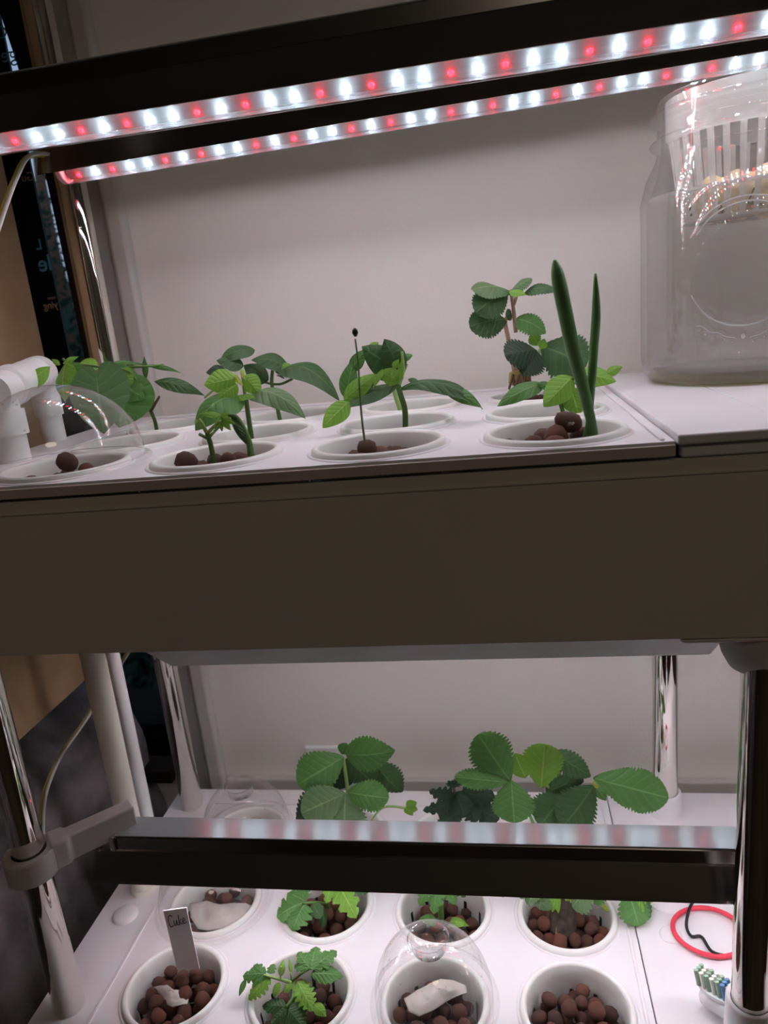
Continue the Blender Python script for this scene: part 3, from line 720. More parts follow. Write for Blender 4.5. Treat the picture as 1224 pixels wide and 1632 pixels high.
# small items on the lower right plate
c = Zp(1129, 1484, .004); b = MB(); ring = []
for k in range(49):
    a_ = 2 * math.pi * k / 48; ring.append((c.x + .0240 * math.cos(a_), c.y + .0215 * math.sin(a_), .0040 + .0006 * math.sin(a_ * 2)))
o = b.tube(ring, .0017, 12, cap=False).build('rubber_ring', mat('red_rubber', (.78, .05, .09), .45), smooth=True); tag(o, 'red rubber ring lying on the lower right cover plate', 'ring')
b = MB(); pts = smoothpts([Zp(u, v, .0058 if k in (1, 5) else .0026) for k, (u, v) in enumerate([(1112, 1425), (1099, 1448), (1094, 1475), (1102, 1492), (1118, 1493), (1134, 1516), (1160, 1524), (1185, 1528)])], 7)
tag(b.tube(pts, .0011, 8).build('black_wire', mat('black_wire_plastic', (.012, .012, .015), .4), smooth=True), 'thin black wire threaded through the red rubber ring', 'wire')
tb = thing('toothbrush', 'white toothbrush head with green bristles beside the right chrome post', 'toothbrush', Zp(1140, 1595, .0012))
M_tbw = mat('toothbrush_white', (.82, .82, .82), .25)
h0, h1 = Zp(1131, 1590, .010), Zp(1215, 1640, .012)
dd = (h1 - h0).normalized()
MB().tube([h0 - dd * .006, h0 - dd * .004, h0, h0 + dd * .012, h0 + dd * .03, h0 + dd * .085], [.0025, .0052, .0066, .0066, .0050, .0058], 20).build('handle', M_tbw, tb, smooth=True)
bu = Vector((-.10, .25, .96)).normalized(); sd = dd.cross(bu).normalized()
hd = h0 + bu * .0078
b = MB(); P = [hd - dd * .0065 + bu * z_ for z_ in (0, .002)]
pl = []
for z_ in (0, .0026):
    for k in range(20):
        a_ = 2 * math.pi * k / 20; pl.append(tuple(hd + dd * (.006 + .0125 * math.cos(a_)) + sd * .0062 * math.sin(a_) + bu * (z_ - .0026)))
b.v = pl; b.f = [(k, (k + 1) % 20, 20 + (k + 1) % 20, 20 + k) for k in range(20)] + [tuple(range(20))[::-1], tuple(range(20, 40))]
b.build('head_plate', M_tbw, tb, bevel=.0006)
Mb1 = mat('bristle_green', (.30, .45, .33), .6); Mb2 = mat('bristle_white', (.8, .85, .78), .6); Mb3 = mat('bristle_blue', (.12, .25, .45), .6)
for i in range(7):
    for j in (-1, 0, 1):
        base = hd + dd * (-.004 + i * .0034) + sd * (j * .0034)
        MB().tube([base, base + bu * .0095 - dd * .0006], .0015, 7).build('bristle_tuft', Mb3 if i == 5 else (Mb1, Mb2)[i % 2], tb)

# ------------------------------------------------------------------ jar
jc = Vector((.4195, .0700, H + .0034)); jr = .0665
jar = thing('glass_jar', 'large clear glass jar of cloudy water on the upper right plate', 'jar', jc)
def jz(v, u=1168, y=.07): return Y(u, v, y).z - jc.z
zt = jz(165, 1040) ; 
prof = [(0, .003), (.050, .0015), (.0600, .0010), (.0645, .006), (jr, .016), (jr, .055), (jr - .0004, .105), (jr, jz(330, 1010)), (jr - .004, jz(292, 1014)), (jr - .010, jz(262, 1025)), *[(.0550 + .0050 * max(0, math.cos((v_ - c_) / 11.0 * 1.5708)) ** 1.5, jz(v_, 1026)) for c_ in (235, 194) for v_ in range(c_ + 11, c_ - 12, -2)], (.0555, zt - .002), (.0540, zt)]
inner = [(.0515, zt), (.0510, zt - .004), (.0525, jz(250, 1030)), (.0555, jz(290, 1014)), (jr - .0045, jz(335, 1010)), (jr - .0045, .016), (.058, .008), (0, .008)]
zr = [z for r_, z in prof]
jsh = MB().lathe(prof, jc, 96).build('glass_wall', M_glass, jar, smooth=True)
MB().lathe(inner, jc, 96).build('glass_inside', M_glass, jar, smooth=True)
MB().lathe([(.0540, zt), (.0535, zt + .0012), (.0520, zt + .0012), (.0515, zt)], jc, 96).build('rim', M_glass, jar, smooth=True)
MB().lathe([(0, .0015), (.0590, .0012), (.0625, .0040), (.0600, .0065), (0, .0070)], jc, 96).build('base_ring', clear_mat('thick_glass_base', tint=(.86, .84, .62), haze=.25, hcol=(.62, .58, .38), edge=.1), jar, smooth=True)
wl = jz(322, 1012)
wt = MB().lathe([(0, .0085), (.0575, .0085), (jr - .0050, .0165), (jr - .0050, wl), (jr - .0052, wl + .0002), (0, wl)], jc, 72).build('cloudy_water', M_water, None, smooth=True, auto=50)
tag(wt, 'cloudy grey water filling the large glass jar', 'water')
# embossed emblem on the side facing the camera
M_emb = clear_mat('embossed_glass', haze=.30, hcol=(.95, .95, .93), spec=2.0, rough=.08)
fa = math.atan2(CAM.y - jc.y, CAM.x - jc.x) + .02
def onjar(a_, h, r_=.0002): ang = fa + a_ / jr; return (jc.x + (jr + r_) * math.cos(ang), jc.y + (jr + r_) * math.sin(ang), jc.z + h)
ezc = jz(424, 1163, .01); ER = .0345
b = MB()
b.tube([onjar(ER * math.cos(t_), ezc + ER * 1.05 * math.sin(t_)) for t_ in [math.radians(d) for d in range(205, 336, 5)]], .0007, 8)
b.build('embossed_arc', M_emb, jar, smooth=True); b = MB()
b.tube([onjar(ER * math.cos(t_), ezc + ER * 1.05 * math.sin(t_)) for t_ in [math.radians(d) for d in range(35, 146, 5)]], .0006, 8)
b.build('embossed_arc', M_emb, jar, smooth=True); b = MB()
b.tube([onjar((ER + .003) * math.cos(t_), ezc + (ER + .003) * 1.05 * math.sin(t_)) for t_ in [math.radians(d) for d in range(30, 151, 5)]], .0006, 8)
b.build('embossed_arc', M_emb, jar, smooth=True); b = MB()
for sg in (-1, 1):
    b.tube(smoothpts([onjar(sg * x_, ezc - ER * 1.05 - dz) for x_, dz in ((.004, .0075), (.010, .0060), (.014, .0035), (.019, .0028), (.024, -.001), (.028, -.0015))], 5), .0006, 8)
    for x_, dz in ((.006, .010), (.012, .008), (.017, .0062), (.022, .004), (.026, .0015)):
        p = Vector(onjar(sg * x_, ezc - ER * 1.05 - dz)); b.tube([p - Vector((.0008, 0, 0)), p, p + Vector((.0008, 0, 0))], [.0003, .0008, .0003], 6)
p = Vector(onjar(0, ezc - ER * 1.05 - .0065)); b.tube([p - Vector((0, 0, .0018)), p - Vector((0, 0, .0008)), p + Vector((0, 0, .0010)), p + Vector((0, 0, .0020))], [.0004, .0016, .0016, .0004], 10)
b.build('embossed_scroll', M_emb, jar, smooth=True)['kind'] = 'stuff'
# inner net cup with bulb
nc = thing('jar_net_cup', 'frosted slatted net cup hanging in the jar mouth', 'net cup', jc + Vector((0, 0, .1)))
zk = lambda v: jz(v, 1168, .04)
zr1, zr2, zb = zt - .0005, jz(205, 1060, .03), jz(345, 1120, .03)
MB().lathe([(.0500, zr1), (.0495, zr2), (.0475, zr2 - .002)], jc, 72).build('collar', M_frost, nc, smooth=True)
for k in range(30):
    a0 = 2 * math.pi * k / 30; s = MB(); o = 0
    for (r_, z_) in ((.0475, zr2 - .001), (.0440, (zr2 + zb) / 2), (.0385, zb)):
        for da in (-.042, .042):
            s.v.append((jc.x + r_ * math.cos(a0 + da), jc.y + r_ * math.sin(a0 + da), jc.z + z_)); s.v.append((jc.x + (r_ - .0015) * math.cos(a0 + da), jc.y + (r_ - .0015) * math.sin(a0 + da), jc.z + z_))
    s.f = [(0, 2, 6, 4), (4, 6, 10, 8), (1, 5, 7, 3), (5, 9, 11, 7), (0, 4, 5, 1), (4, 8, 9, 5), (2, 3, 7, 6), (6, 7, 11, 10)]
    s.build('slat', M_frost, nc)
zm = (zr2 * .35 + zb * .65)
MB().lathe([(.0428, zm + .0015), (.0434, zm), (.0426, zm - .0015), (.0415, zm)], jc, 72, close=True).build('hoop', M_frost, nc, smooth=True)
MB().lathe([(.0386, zb + .001), (.0386, zb - .001), (.0, zb - .001)], jc, 60).build('cup_base', M_frost, nc, smooth=True)
M_bulb = mat('bulb_skin', (.62, .47, .29), .55, noise_amt=.25, nscale=60, bump=.6, bscale=80)
bl = thing('bulb_clump', 'pale tan lumpy bulbs sitting in the jar net cup', 'bulbs', jc + Vector((0, 0, zb)))
rnd = random.Random(4)
zc_ = jz(292, 1150, .04)
for k in range(9):
    a_ = k * 2 * math.pi / 8 + .3; rr = .0235 if k < 8 else 0; R_ = rnd.uniform(.0105, .0135) if k < 8 else .012
    q = MB(); pr = [(max(1e-4, R_ * math.sin(math.pi * i / 12) * (1 - .15 * (i / 12))), (zc_ - .010 + R_ * 1.25 * -math.cos(math.pi * i / 12))) for i in range(13)]
    q.lathe(pr, (jc.x + rr * math.cos(a_), jc.y + rr * math.sin(a_), jc.z + .004), 20)
    q.v = [tuple(Vector(v) + .003 * Vector((noise.noise(Vector(v) * 60), noise.noise(Vector(v) * 60 + Vector((7, 0, 0))), noise.noise(Vector(v) * 60 + Vector((0, 9, 0)))))) for v in q.v]
    q.build('bulb', M_bulb, bl, smooth=True)
b = MB()
for k in range(60):
    a_ = rnd.uniform(0, 6.28); r_ = rnd.uniform(.012, .036); p = jc + Vector((r_ * math.cos(a_), r_ * math.sin(a_), zb + .003))
    b.tube([p + Vector((0, 0, rnd.uniform(.004, .012))), p + Vector((rnd.uniform(-.004, .004), rnd.uniform(-.004, .004), .003)), p + Vector((rnd.uniform(-.008, .008), rnd.uniform(-.008, .008), 0))], .0006, 5)
o = b.build('roots', mat('dark_roots', (.06, .045, .03), .9), bl); o['kind'] = 'stuff'

# ------------------------------------------------------------------ plants
HK = [(0, 0), (-.11, .13), (-.145, .40), (-.06, .70), (.10, .91), (.29, 1.0), (.52, .88), (.78, .52), (1, 0)]
def heart_edge(u):
    x = u * 8; i = min(7, int(x)); t = x - i
    g = lambda k: HK[k] if 0 <= k <= 8 else ((HK[0][0] * 2 - HK[1][0], -HK[1][1]) if k < 0 else (1.2, -.5))
    a, b, c, d = g(i - 1), g(i), g(i + 1), g(i + 2)
    return [.5 * (2 * b[j] + (c[j] - a[j]) * t + (2 * a[j] - 5 * b[j] + 4 * c[j] - d[j]) * t * t + (3 * b[j] - a[j] - 3 * c[j] + d[j]) * t ** 3) for j in (0, 1)]
def blade(base, tip, W_, n_hint, kind, arch, fold, teeth, wav=0, seed=0):
    """one leaf blade as a grid between base and tip; returns MB with leaf uv"""
    base, tip = Vector(base), Vector(tip); d = tip - base; L = d.length; d.normalize()
    n = Vector(n_hint); n = (n - d * n.dot(d)); n = n.normalized() if n.length > 1e-4 else d.orthogonal().normalized(); s = d.cross(n)
    nu, nv = (48 if teeth else 26), 5
    b = MB(); b.uv = []
    for i in range(nu + 1):
        u = i / nu
        if kind == 'heart': ha, w = heart_edge(u)
        elif kind == 'ovate': w = math.sin(math.pi * u ** .78) ** .82 if 0 < u < 1 else 0
        elif kind == 'obovate': w = math.sin(math.pi * u ** 1.25) ** .62 if 0 < u < 1 else 0
        elif kind == 'lance': w = math.sin(math.pi * u ** .8) ** 1.15 if 0 < u < 1 else 0
        elif kind == 'lobed': w = math.sin(math.pi * u ** .72) ** .7 if 0 < u < 1 else 0
        w = max(w, .012 if u < .999 else .0)
        if teeth:
            ph = (u * teeth) % 1.0
            if kind == 'lobed': w *= 1 - .42 * (1 - abs(math.sin(math.pi * ph))) - .05 * math.sin(ph * 18)
            else: w *= 1 - (.20 * (1 - abs(math.sin(math.pi * ph)) ** .7)) * (.25 + .75 * min(1, u * 3))
        for j in range(-nv, nv + 1):
            v = j / nv; av = abs(v)
            al = u
            if kind == 'heart': al = u + (ha - u) * av ** 1.5
            if teeth: al = al + .04 * av * math.sin(math.pi * u)
            hgt_ = arch * 4 * u * (1 - u) * L - fold * av * w * W_ * .5 + wav * L * math.sin(u * 9 + v * 2.3 + seed) * av * .5
            p = base + d * (al * L) + s * (v * w * W_ * .5 * (1 - .1 * fold)) + n * hgt_
            b.v.append(tuple(p)); b.uv.append((u, v))
    m = 2 * nv + 1
    for i in range(nu):
        for j in range(m - 1):
            a_ = i * m + j; b.f.append((a_, a_ + 1, a_ + m + 1, a_ + m))
    return b
def leaf(parent, b0, t0, wpx, f=.5, kind='ovate', m=None, arch=.08, fold=.25, teeth=0, wav=.03, sx=0, name='leaf', stem=None, label=None):
    """b0 / t0 = where the leaf starts / ends: (u, v, y); f: 1 faces the front, 0 faces up"""
    B, T = Y(*b0), Y(*t0); W_ = wpx * (depth(B) + depth(T)) / 2 / FPX
    q = blade(B, T, W_, (sx, -f, 1 - f), kind, arch, fold, teeth, wav, b0[0] * .37)
    o = q.build(name, m or L_mid, parent, smooth=True)
    if label: o['label'] = label
    return o
def stem(parent, pts, r, m=None, name='stem', seg=8):
    P = smoothpts([Y(*p) for p in pts], 5); n = len(P); r = [x * .8 for x in r] if hasattr(r, '__len__') else r * .85
    rr = [r[0] + (r[1] - r[0]) * i / (n - 1) for i in range(n)] if hasattr(r, '__len__') else r
    return MB().tube(P, rr, seg).build(name, m or M_stemg, parent, smooth=True)
def plant(name, label, cat, c, r, z, dx=0, dy=0): return thing(name, label, cat, (X0 + c * PX + dx, YR[r] + dy, z - .02))
y0, y1, y2 = YR
# ---- U1: big-leaved bean at left
P = plant('bean_seedling', 'bean seedling with the biggest heart-shaped leaf, above the dome', 'seedling', 0, 2, H)
ya = .040
stem(P, [(252, 700, .058), (247, 672, .052), (238, 650, .046), (228, 625, ya)], (.0021, .0016)); stem(P, [(240, 655, .047), (254, 632, .045)], (.0019, .0012), mat('brown_stub', (.12, .075, .04), .7))
stem(P, [(228, 625, ya), (205, 592, .03), (160, 585, .012), (112, 578, .005), (100, 572, .0)], (.0013, .0011)); stem(P, [(228, 625, ya), (200, 590, ya), (232, 584, ya), (260, 582, .05)], .0011)
leaf(P, (154, 594, -.020), (166, 692, -.034), 108, .92, 'heart', L_heart, .03, .10, wav=.02, sx=0)
leaf(P, (204, 605, .036), (190, 682, .026), 92, .85, 'heart', L_mid, .04, .1, sx=.3)
leaf(P, (176, 600, .030), (232, 636, .034), 60, .7, 'heart', L_mid, .05, .1)
leaf(P, (105, 578, -.002), (104, 640, -.012), 62, .8, 'ovate', L_bri, .08, .2, sx=-.4)
leaf(P, (104, 580, -.002), (140, 638, -.004), 56, .85, 'ovate', L_mid, .08, .2)
leaf(P, (80, 584, -.003), (34, 634, -.015), 30, .8, 'lance', L_bri, .14, .3)
leaf(P, (100, 580, 0), (126, 568, .004), 11, .7, 'lance', L_bri, .1, .3); leaf(P, (96, 582, 0), (82, 572, .0), 9, .7, 'lance', L_bri, .1, .3)
leaf(P, (128, 578, .02), (158, 588, .02), 30, .5, 'ovate', L_bri, .1, .2)
leaf(P, (188, 592, .03), (212, 612, .03), 34, .8, 'ovate', L_bri, .1, .2)
leaf(P, (246, 608, .045), (328, 632, .05), 26, .55, 'lance', L_dark, .16, .3, wav=.01)
leaf(P, (232, 583, .05), (292, 596, .05), 9, .6, 'lance', L_mid, .14, .3); leaf(P, (172, 580, .03), (232, 582, .05), 9, .6, 'lance', L_mid, .10, .3)
leaf(P, (232, 606, .05), (230, 566, .05), 11, .9, 'lance', L_mid, .05, .4); leaf(P, (205, 600, .04), (206, 578, .04), 16, .9, 'ovate', L_bri, .05, .4)
# ---- U2 short bean, front cup
P = plant('bean_seedling', 'short bean seedling with drooping stalk in upper front row', 'seedling', 1, 0, H)
stem(P, [(344, 760, -.110), (341, 738, -.110), (336, 710, -.110), (330, 690, -.110)], (.0022, .0017)); stem(P, [(334, 700, -.110), (318, 692, -.108)], .0012); stem(P, [(331, 692, -.110), (322, 676, -.11), (316, 668, -.11)], .0014, M_steml)
stem(P, [(331, 690, -.110), (341, 680, -.11), (352, 672, -.112)], .0012, M_steml); stem(P, [(335, 695, -.11), (345, 684, -.107), (366, 664, -.107)], .0011, M_steml)
leaf(P, (356, 664, -.107), (316, 660, -.112), 12, .6, 'lance', L_bri, .1, .2)
for (t_, ww) in (((342, 684), 8), ((354, 688), 10), ((368, 686), 13), ((375, 676), 12), ((366, 658), 11)): leaf(P, (352, 664, -.109), (t_[0], t_[1], -.114), ww, .8, 'ovate', L_bri, .12, .4)
stem(P, [(364, 662, -.107), (376, 664, -.107), (388, 682, -.107), (397, 705, -.108), (400, 726, -.108)], (.0012, .0026)); leaf(P, (368, 661, -.106), (400, 716, -.107), 14, .6, 'lance', L_dark, .2, .5)
leaf(P, (316, 668, -.110), (311, 676, -.114), 8, .9, 'ovate', L_bri)
# ---- U3 bean, second row
P = plant('bean_seedling', 'bean seedling with one large drooping leaf each side, second upper row', 'seedling', 1, 1, H)
yb = -.030
stem(P, [(406, 740, yb), (401, 700, yb), (396, 665, yb), (392, 636, yb)], (.0024, .0020)); stem(P, [(392, 640, yb), (388, 610, yb), (386, 590, yb)], .0014, M_steml)
leaf(P, (398, 630, yb), (487, 668, -.046), 48, .35, 'ovate', L_pale, .24, .35, wav=.02)
leaf(P, (386, 632, yb), (311, 686, -.052), 70, .45, 'ovate', L_mid, .24, .35, wav=.02)
leaf(P, (376, 602, yb - .004), (325, 614, yb - .012), 42, .8, 'ovate', L_bri, .06, .3); leaf(P, (378, 612, yb - .004), (348, 634, yb - .012), 30, .85, 'ovate', L_bri, .06, .3); leaf(P, (390, 598, yb), (415, 628, yb - .008), 32, .85, 'ovate', L_bri, .06, .3)
leaf(P, (368, 634, yb), (412, 634, yb - .01), 16, .4, 'ovate', L_bri, .05, .2); leaf(P, (372, 596, yb), (388, 616, yb - .01), 10, .9, 'lance', L_yel); leaf(P, (384, 588, yb), (392, 606, yb - .01), 9, .9, 'lance', L_yel)
stem(P, [(392, 632, yb), (360, 640, yb), (344, 652, yb)], .0010, M_steml); stem(P, [(348, 615, yb), (326, 634, yb)], .0009, M_steml)
# ---- U4 bean, back row
P = plant('bean_seedling', 'bean seedling in the upper back row, second from left, long right leaf', 'seedling', 1, 2, H)
yc = .052
stem(P, [(452, 690, yc), (446, 668, yc), (440, 640, yc), (433, 610, yc), (436, 580, yc)], (.0023, .0016)); stem(P, [(433, 612, yc), (418, 608, yc), (408, 600, yc)], .0011); stem(P, [(433, 612, yc), (448, 612, yc), (466, 604, yc)], .0011)
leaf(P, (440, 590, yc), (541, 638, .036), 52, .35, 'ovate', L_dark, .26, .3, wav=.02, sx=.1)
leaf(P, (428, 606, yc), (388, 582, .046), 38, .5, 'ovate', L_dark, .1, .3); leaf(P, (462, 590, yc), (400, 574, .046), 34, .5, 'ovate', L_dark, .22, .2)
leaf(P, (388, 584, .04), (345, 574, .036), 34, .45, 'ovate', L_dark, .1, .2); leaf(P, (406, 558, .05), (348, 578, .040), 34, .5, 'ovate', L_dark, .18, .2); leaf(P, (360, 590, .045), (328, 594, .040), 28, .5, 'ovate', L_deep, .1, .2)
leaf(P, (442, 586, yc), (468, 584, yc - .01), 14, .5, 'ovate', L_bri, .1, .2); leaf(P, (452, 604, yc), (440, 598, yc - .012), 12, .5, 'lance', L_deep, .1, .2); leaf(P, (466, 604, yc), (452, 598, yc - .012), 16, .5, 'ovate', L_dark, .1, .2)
# ---- U5 thread sprout
P = plant('onion_sprout', 'single thread-like sprout with a black seed cap', 'sprout', 2, 0, H, .006, 0)
stem(P, [(587, 745, -.105), (583, 716, -.105), (577, 670, -.105), (573, 620, -.105), (571, 580, -.105), (566, 540, -.105)], (.00085, .00055), M_stemg)
q = Y(566, 531, -.105); MB().tube([q + Vector((0, 0, .0026)), q + Vector((0, 0, .0016)), q, q - Vector((0, 0, .0018))], [.0006, .0014, .0016, .0006], 10).build('seed_cap', M_black, P, smooth=True)
# ---- U6 bean middle
P = plant('bean_seedling', 'tall bunched bean seedling in the raised-rim upper cup', 'seedling', 2, 1, H)
yb = -.028
stem(P, [(646, 710, yb), (646, 682, yb), (645, 652, yb), (638, 628, yb), (634, 612, yb)], (.0024, .0022)); stem(P, [(634, 616, yb), (642, 590, yb), (640, 560, yb)], (.0020, .0012), M_steml)
leaf(P, (638, 620, yb), (769, 652, -.040), 38, .35, 'ovate', L_dark, .22, .3, wav=.03, sx=.0); leaf(P, (706, 616, -.034), (768, 650, -.044), 26, .6, 'ovate', L_mid, .12, .3)
leaf(P, (634, 612, yb), (545, 652, -.048), 34, .45, 'ovate', L_dark, .06, .3, wav=.02); leaf(P, (556, 640, -.046), (514, 682, -.056), 36, .75, 'ovate', L_bri, .06, .2)
leaf(P, (632, 590, yb), (576, 552, -.034), 52, .8, 'heart', L_dark, .08, .2, wav=.03); leaf(P, (634, 584, yb), (612, 540, -.034), 44, .8, 'heart', L_dark, .08, .2, sx=.3)
leaf(P, (640, 572, -.02), (658, 566, -.02), 14, .6, 'ovate', L_mid); leaf(P, (586, 556, -.02), (604, 546, -.02), 14, .6, 'ovate', L_bri)
leaf(P, (550, 634, -.034), (562, 574, -.03), 30, .85, 'ovate', L_mid, .10, .3, sx=.3); leaf(P, (558, 592, -.03), (584, 556, -.03), 24, .85, 'ovate', L_mid, .10, .3); leaf(P, (548, 638, -.040), (600, 596, -.036), 32, .75, 'ovate', L_bri, .10, .3)
leaf(P, (600, 606, -.034), (560, 628, -.038), 22, .45, 'ovate', L_dark, .1, .3)
leaf(P, (636, 606, yb), (604, 592, yb - .014), 30, .85, 'heart', L_bri, .06, .3); leaf(P, (626, 588, yb - .01), (636, 572, yb - .01), 12, .9, 'lance', L_bri); leaf(P, (610, 588, yb - .012), (594, 620, yb - .018), 10, .85, 'lance', L_bri)
leaf(P, (638, 606, yb - .008), (640, 572, yb - .010), 10, .9, 'lance', L_bri); leaf(P, (650, 604, yb + .01), (672, 612, yb + .01), 14, .4, 'lance', L_dark)
# ---- U7 pale stem in back row
P = plant('bean_seedling', 'pale-stemmed seedling behind the tall bunched bean', 'seedling', 2, 2, H)
stem(P, [(642, 690, .056), (638, 655, .056), (630, 630, .056), (624, 600, .056)], (.0024, .002), M_steml)
leaf(P, (624, 602, .056), (650, 580, .055), 26, .5, 'ovate', L_mid); leaf(P, (624, 602, .056), (596, 584, .055), 28, .5, 'ovate', L_dark)
# ---- U8 strawberry
P = plant('strawberry_plant', 'young strawberry plant in the upper back row by the jar', 'plant', 3, 2, H)
ys = .056
stem(P, [(822, 612, ys), (818, 580, ys), (810, 540, ys), (805, 512, ys), (812, 505, ys)], (.0022, .0018), M_stemb); stem(P, [(822, 530, ys), (819, 500, ys), (815, 470, ys), (812, 462, ys)], (.0017, .0015), M_stemb); stem(P, [(819, 486, ys), (824, 470, ys)], .0012, M_stemb)
stem(P, [(836, 606, ys), (850, 580, ys), (862, 555, ys)], (.0022, .0014), M_steml)
MB().tube([Y(818, 614, ys), Y(822, 606, ys), Y(836, 598, ys), Y(842, 590, ys)], [.004, .0075, .0070, .003], 12).build('crown', mat('crown_tan', (.30, .24, .08), .6, noise_amt=.5, nscale=120), P, smooth=True)
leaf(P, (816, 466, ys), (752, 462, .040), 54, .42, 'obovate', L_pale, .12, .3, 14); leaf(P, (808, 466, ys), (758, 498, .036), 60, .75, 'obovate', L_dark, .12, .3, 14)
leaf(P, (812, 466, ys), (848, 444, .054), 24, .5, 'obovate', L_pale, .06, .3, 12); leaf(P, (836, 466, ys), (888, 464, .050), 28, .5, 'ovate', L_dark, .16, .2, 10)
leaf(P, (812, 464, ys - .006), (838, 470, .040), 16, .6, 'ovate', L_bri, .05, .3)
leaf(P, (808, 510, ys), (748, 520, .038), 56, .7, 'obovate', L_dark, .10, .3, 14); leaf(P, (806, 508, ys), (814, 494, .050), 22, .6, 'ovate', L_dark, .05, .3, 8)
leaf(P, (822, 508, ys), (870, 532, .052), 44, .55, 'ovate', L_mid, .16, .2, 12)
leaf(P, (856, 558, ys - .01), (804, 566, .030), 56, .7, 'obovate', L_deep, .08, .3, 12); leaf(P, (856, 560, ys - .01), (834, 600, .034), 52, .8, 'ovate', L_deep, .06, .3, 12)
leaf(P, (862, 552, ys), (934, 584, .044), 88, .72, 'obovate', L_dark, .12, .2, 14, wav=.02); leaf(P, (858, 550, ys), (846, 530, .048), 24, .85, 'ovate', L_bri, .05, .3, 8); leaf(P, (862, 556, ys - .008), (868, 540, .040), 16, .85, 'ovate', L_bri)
b = MB(); 
for k in range(14):
    p = Y(815 + k * 2.2, 600 + random.uniform(-6, 12), ys - .006); b.tube([p, p + Vector((random.uniform(-.006, .006), -.004, -.010))], .0009, 5)
o = b.build('roots', M_root, P); o['kind'] = 'stuff'
# ---- U9 pepper seedling
P = plant('pepper_seedling', 'bright seedling with pointed leaves behind the two green spikes', 'seedling', 3, 1, H)
yb = -.026
stem(P, [(902, 690, yb), (898, 660, yb), (892, 634, yb), (900, 612, yb), (920, 600, yb)], (.0018, .0013)); stem(P, [(916, 612, yb), (924, 602, yb)], .001, M_steml); stem(P, [(886, 626, yb), (868, 622, yb)], .0016, M_steml)
leaf(P, (866, 612, yb), (792, 648, -.040), 32, .6, 'ovate', L_mid, .14, .25); leaf(P, (912, 600, yb), (866, 648, -.040), 46, .8, 'ovate', L_bri, .06, .3); leaf(P, (914, 596, yb), (982, 608, -.034), 40, .6, 'ovate', L_bri, .10, .3)
leaf(P, (966, 596, -.03), (992, 584, -.03), 18, .6, 'ovate', L_bri, .08, .3); leaf(P, (910, 618, yb + .004), (922, 662, -.030), 42, .85, 'ovate', L_bri, .06, .3); leaf(P, (884, 622, yb), (856, 610, -.03), 20, .5, 'ovate', L_mid)
# ---- U10 spikes
P = plant('garlic_shoots', 'pair of tall upright green shoots in upper front right cup', 'shoots', 3, 0, H)
def spike(pts, w0, m):
    q = smoothpts([Y(*p) for p in pts], 8); n = len(q); rr = [w0 * (.50 + .50 * min(1, i / (n * .5))) * (1 if i < n * .72 else max(.10, 1 - ((i - n * .72) / (n * .28)) ** 2 * .9)) for i in range(n)]
    b = MB().tube(q, rr, 12); b.uv = [(0.2, .5 + .4 * ((k % 12) / 12)) for k in range(len(b.v))]; return b.build('shoot', m, P, smooth=True)
M_shoot = mat('shoot_green', (.10, .23, .075), .4, noise_amt=.25, nscale=60); M_tipw = mat('pale_shoot_tip', (.45, .52, .38), .5)
spike([(948, 700, -.106), (944, 680, -.106), (930, 620, -.106), (914, 560, -.108), (899, 490, -.110), (889, 440, -.110), (884, 414, -.110)], .0036, M_shoot)
spike([(930, 700, -.103), (938, 676, -.103), (942, 620, -.103), (946, 560, -.103), (950, 500, -.103), (949, 436, -.103)], .0023, M_shoot)

# ---- L1 lower strawberry left
P = plant('strawberry_plant', 'leafy strawberry plant with a flower bud, lower back row', 'plant', 1, 2, 0)
yl = .05
stem(P, [(560, 1330, yl), (556, 1290, yl), (553, 1250, yl), (547, 1208, yl)], (.0024, .0018), M_steml); stem(P, [(552, 1310, yl), (552, 1266, .035)], .0016, M_steml)
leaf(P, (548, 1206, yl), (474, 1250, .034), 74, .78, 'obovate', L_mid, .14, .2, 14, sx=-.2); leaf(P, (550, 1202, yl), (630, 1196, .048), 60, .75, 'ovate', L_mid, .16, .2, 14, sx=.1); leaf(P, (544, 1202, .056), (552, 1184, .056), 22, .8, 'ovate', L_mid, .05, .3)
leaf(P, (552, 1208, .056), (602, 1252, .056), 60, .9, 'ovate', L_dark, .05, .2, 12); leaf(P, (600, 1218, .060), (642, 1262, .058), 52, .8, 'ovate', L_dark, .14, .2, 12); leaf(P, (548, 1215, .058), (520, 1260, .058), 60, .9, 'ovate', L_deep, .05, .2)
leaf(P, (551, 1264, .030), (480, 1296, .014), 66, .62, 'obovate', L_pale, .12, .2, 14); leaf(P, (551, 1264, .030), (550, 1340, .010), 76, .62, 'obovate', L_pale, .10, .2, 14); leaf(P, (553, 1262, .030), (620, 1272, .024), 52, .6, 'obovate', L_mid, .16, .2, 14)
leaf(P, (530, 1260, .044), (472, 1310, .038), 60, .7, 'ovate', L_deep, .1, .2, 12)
stem(P, [(592, 1308, .03), (606, 1290, .03), (622, 1285, .03), (646, 1288, .03)], .0012, M_steml)
for (t_, ww) in (((664, 1278), 16), ((666, 1290), 16), ((658, 1300), 14), ((650, 1298), 12)): leaf(P, (647, 1286, .03), (t_[0], t_[1], .026), ww, .8, 'ovate', L_bri, .1, .5, name='bud_sepal')
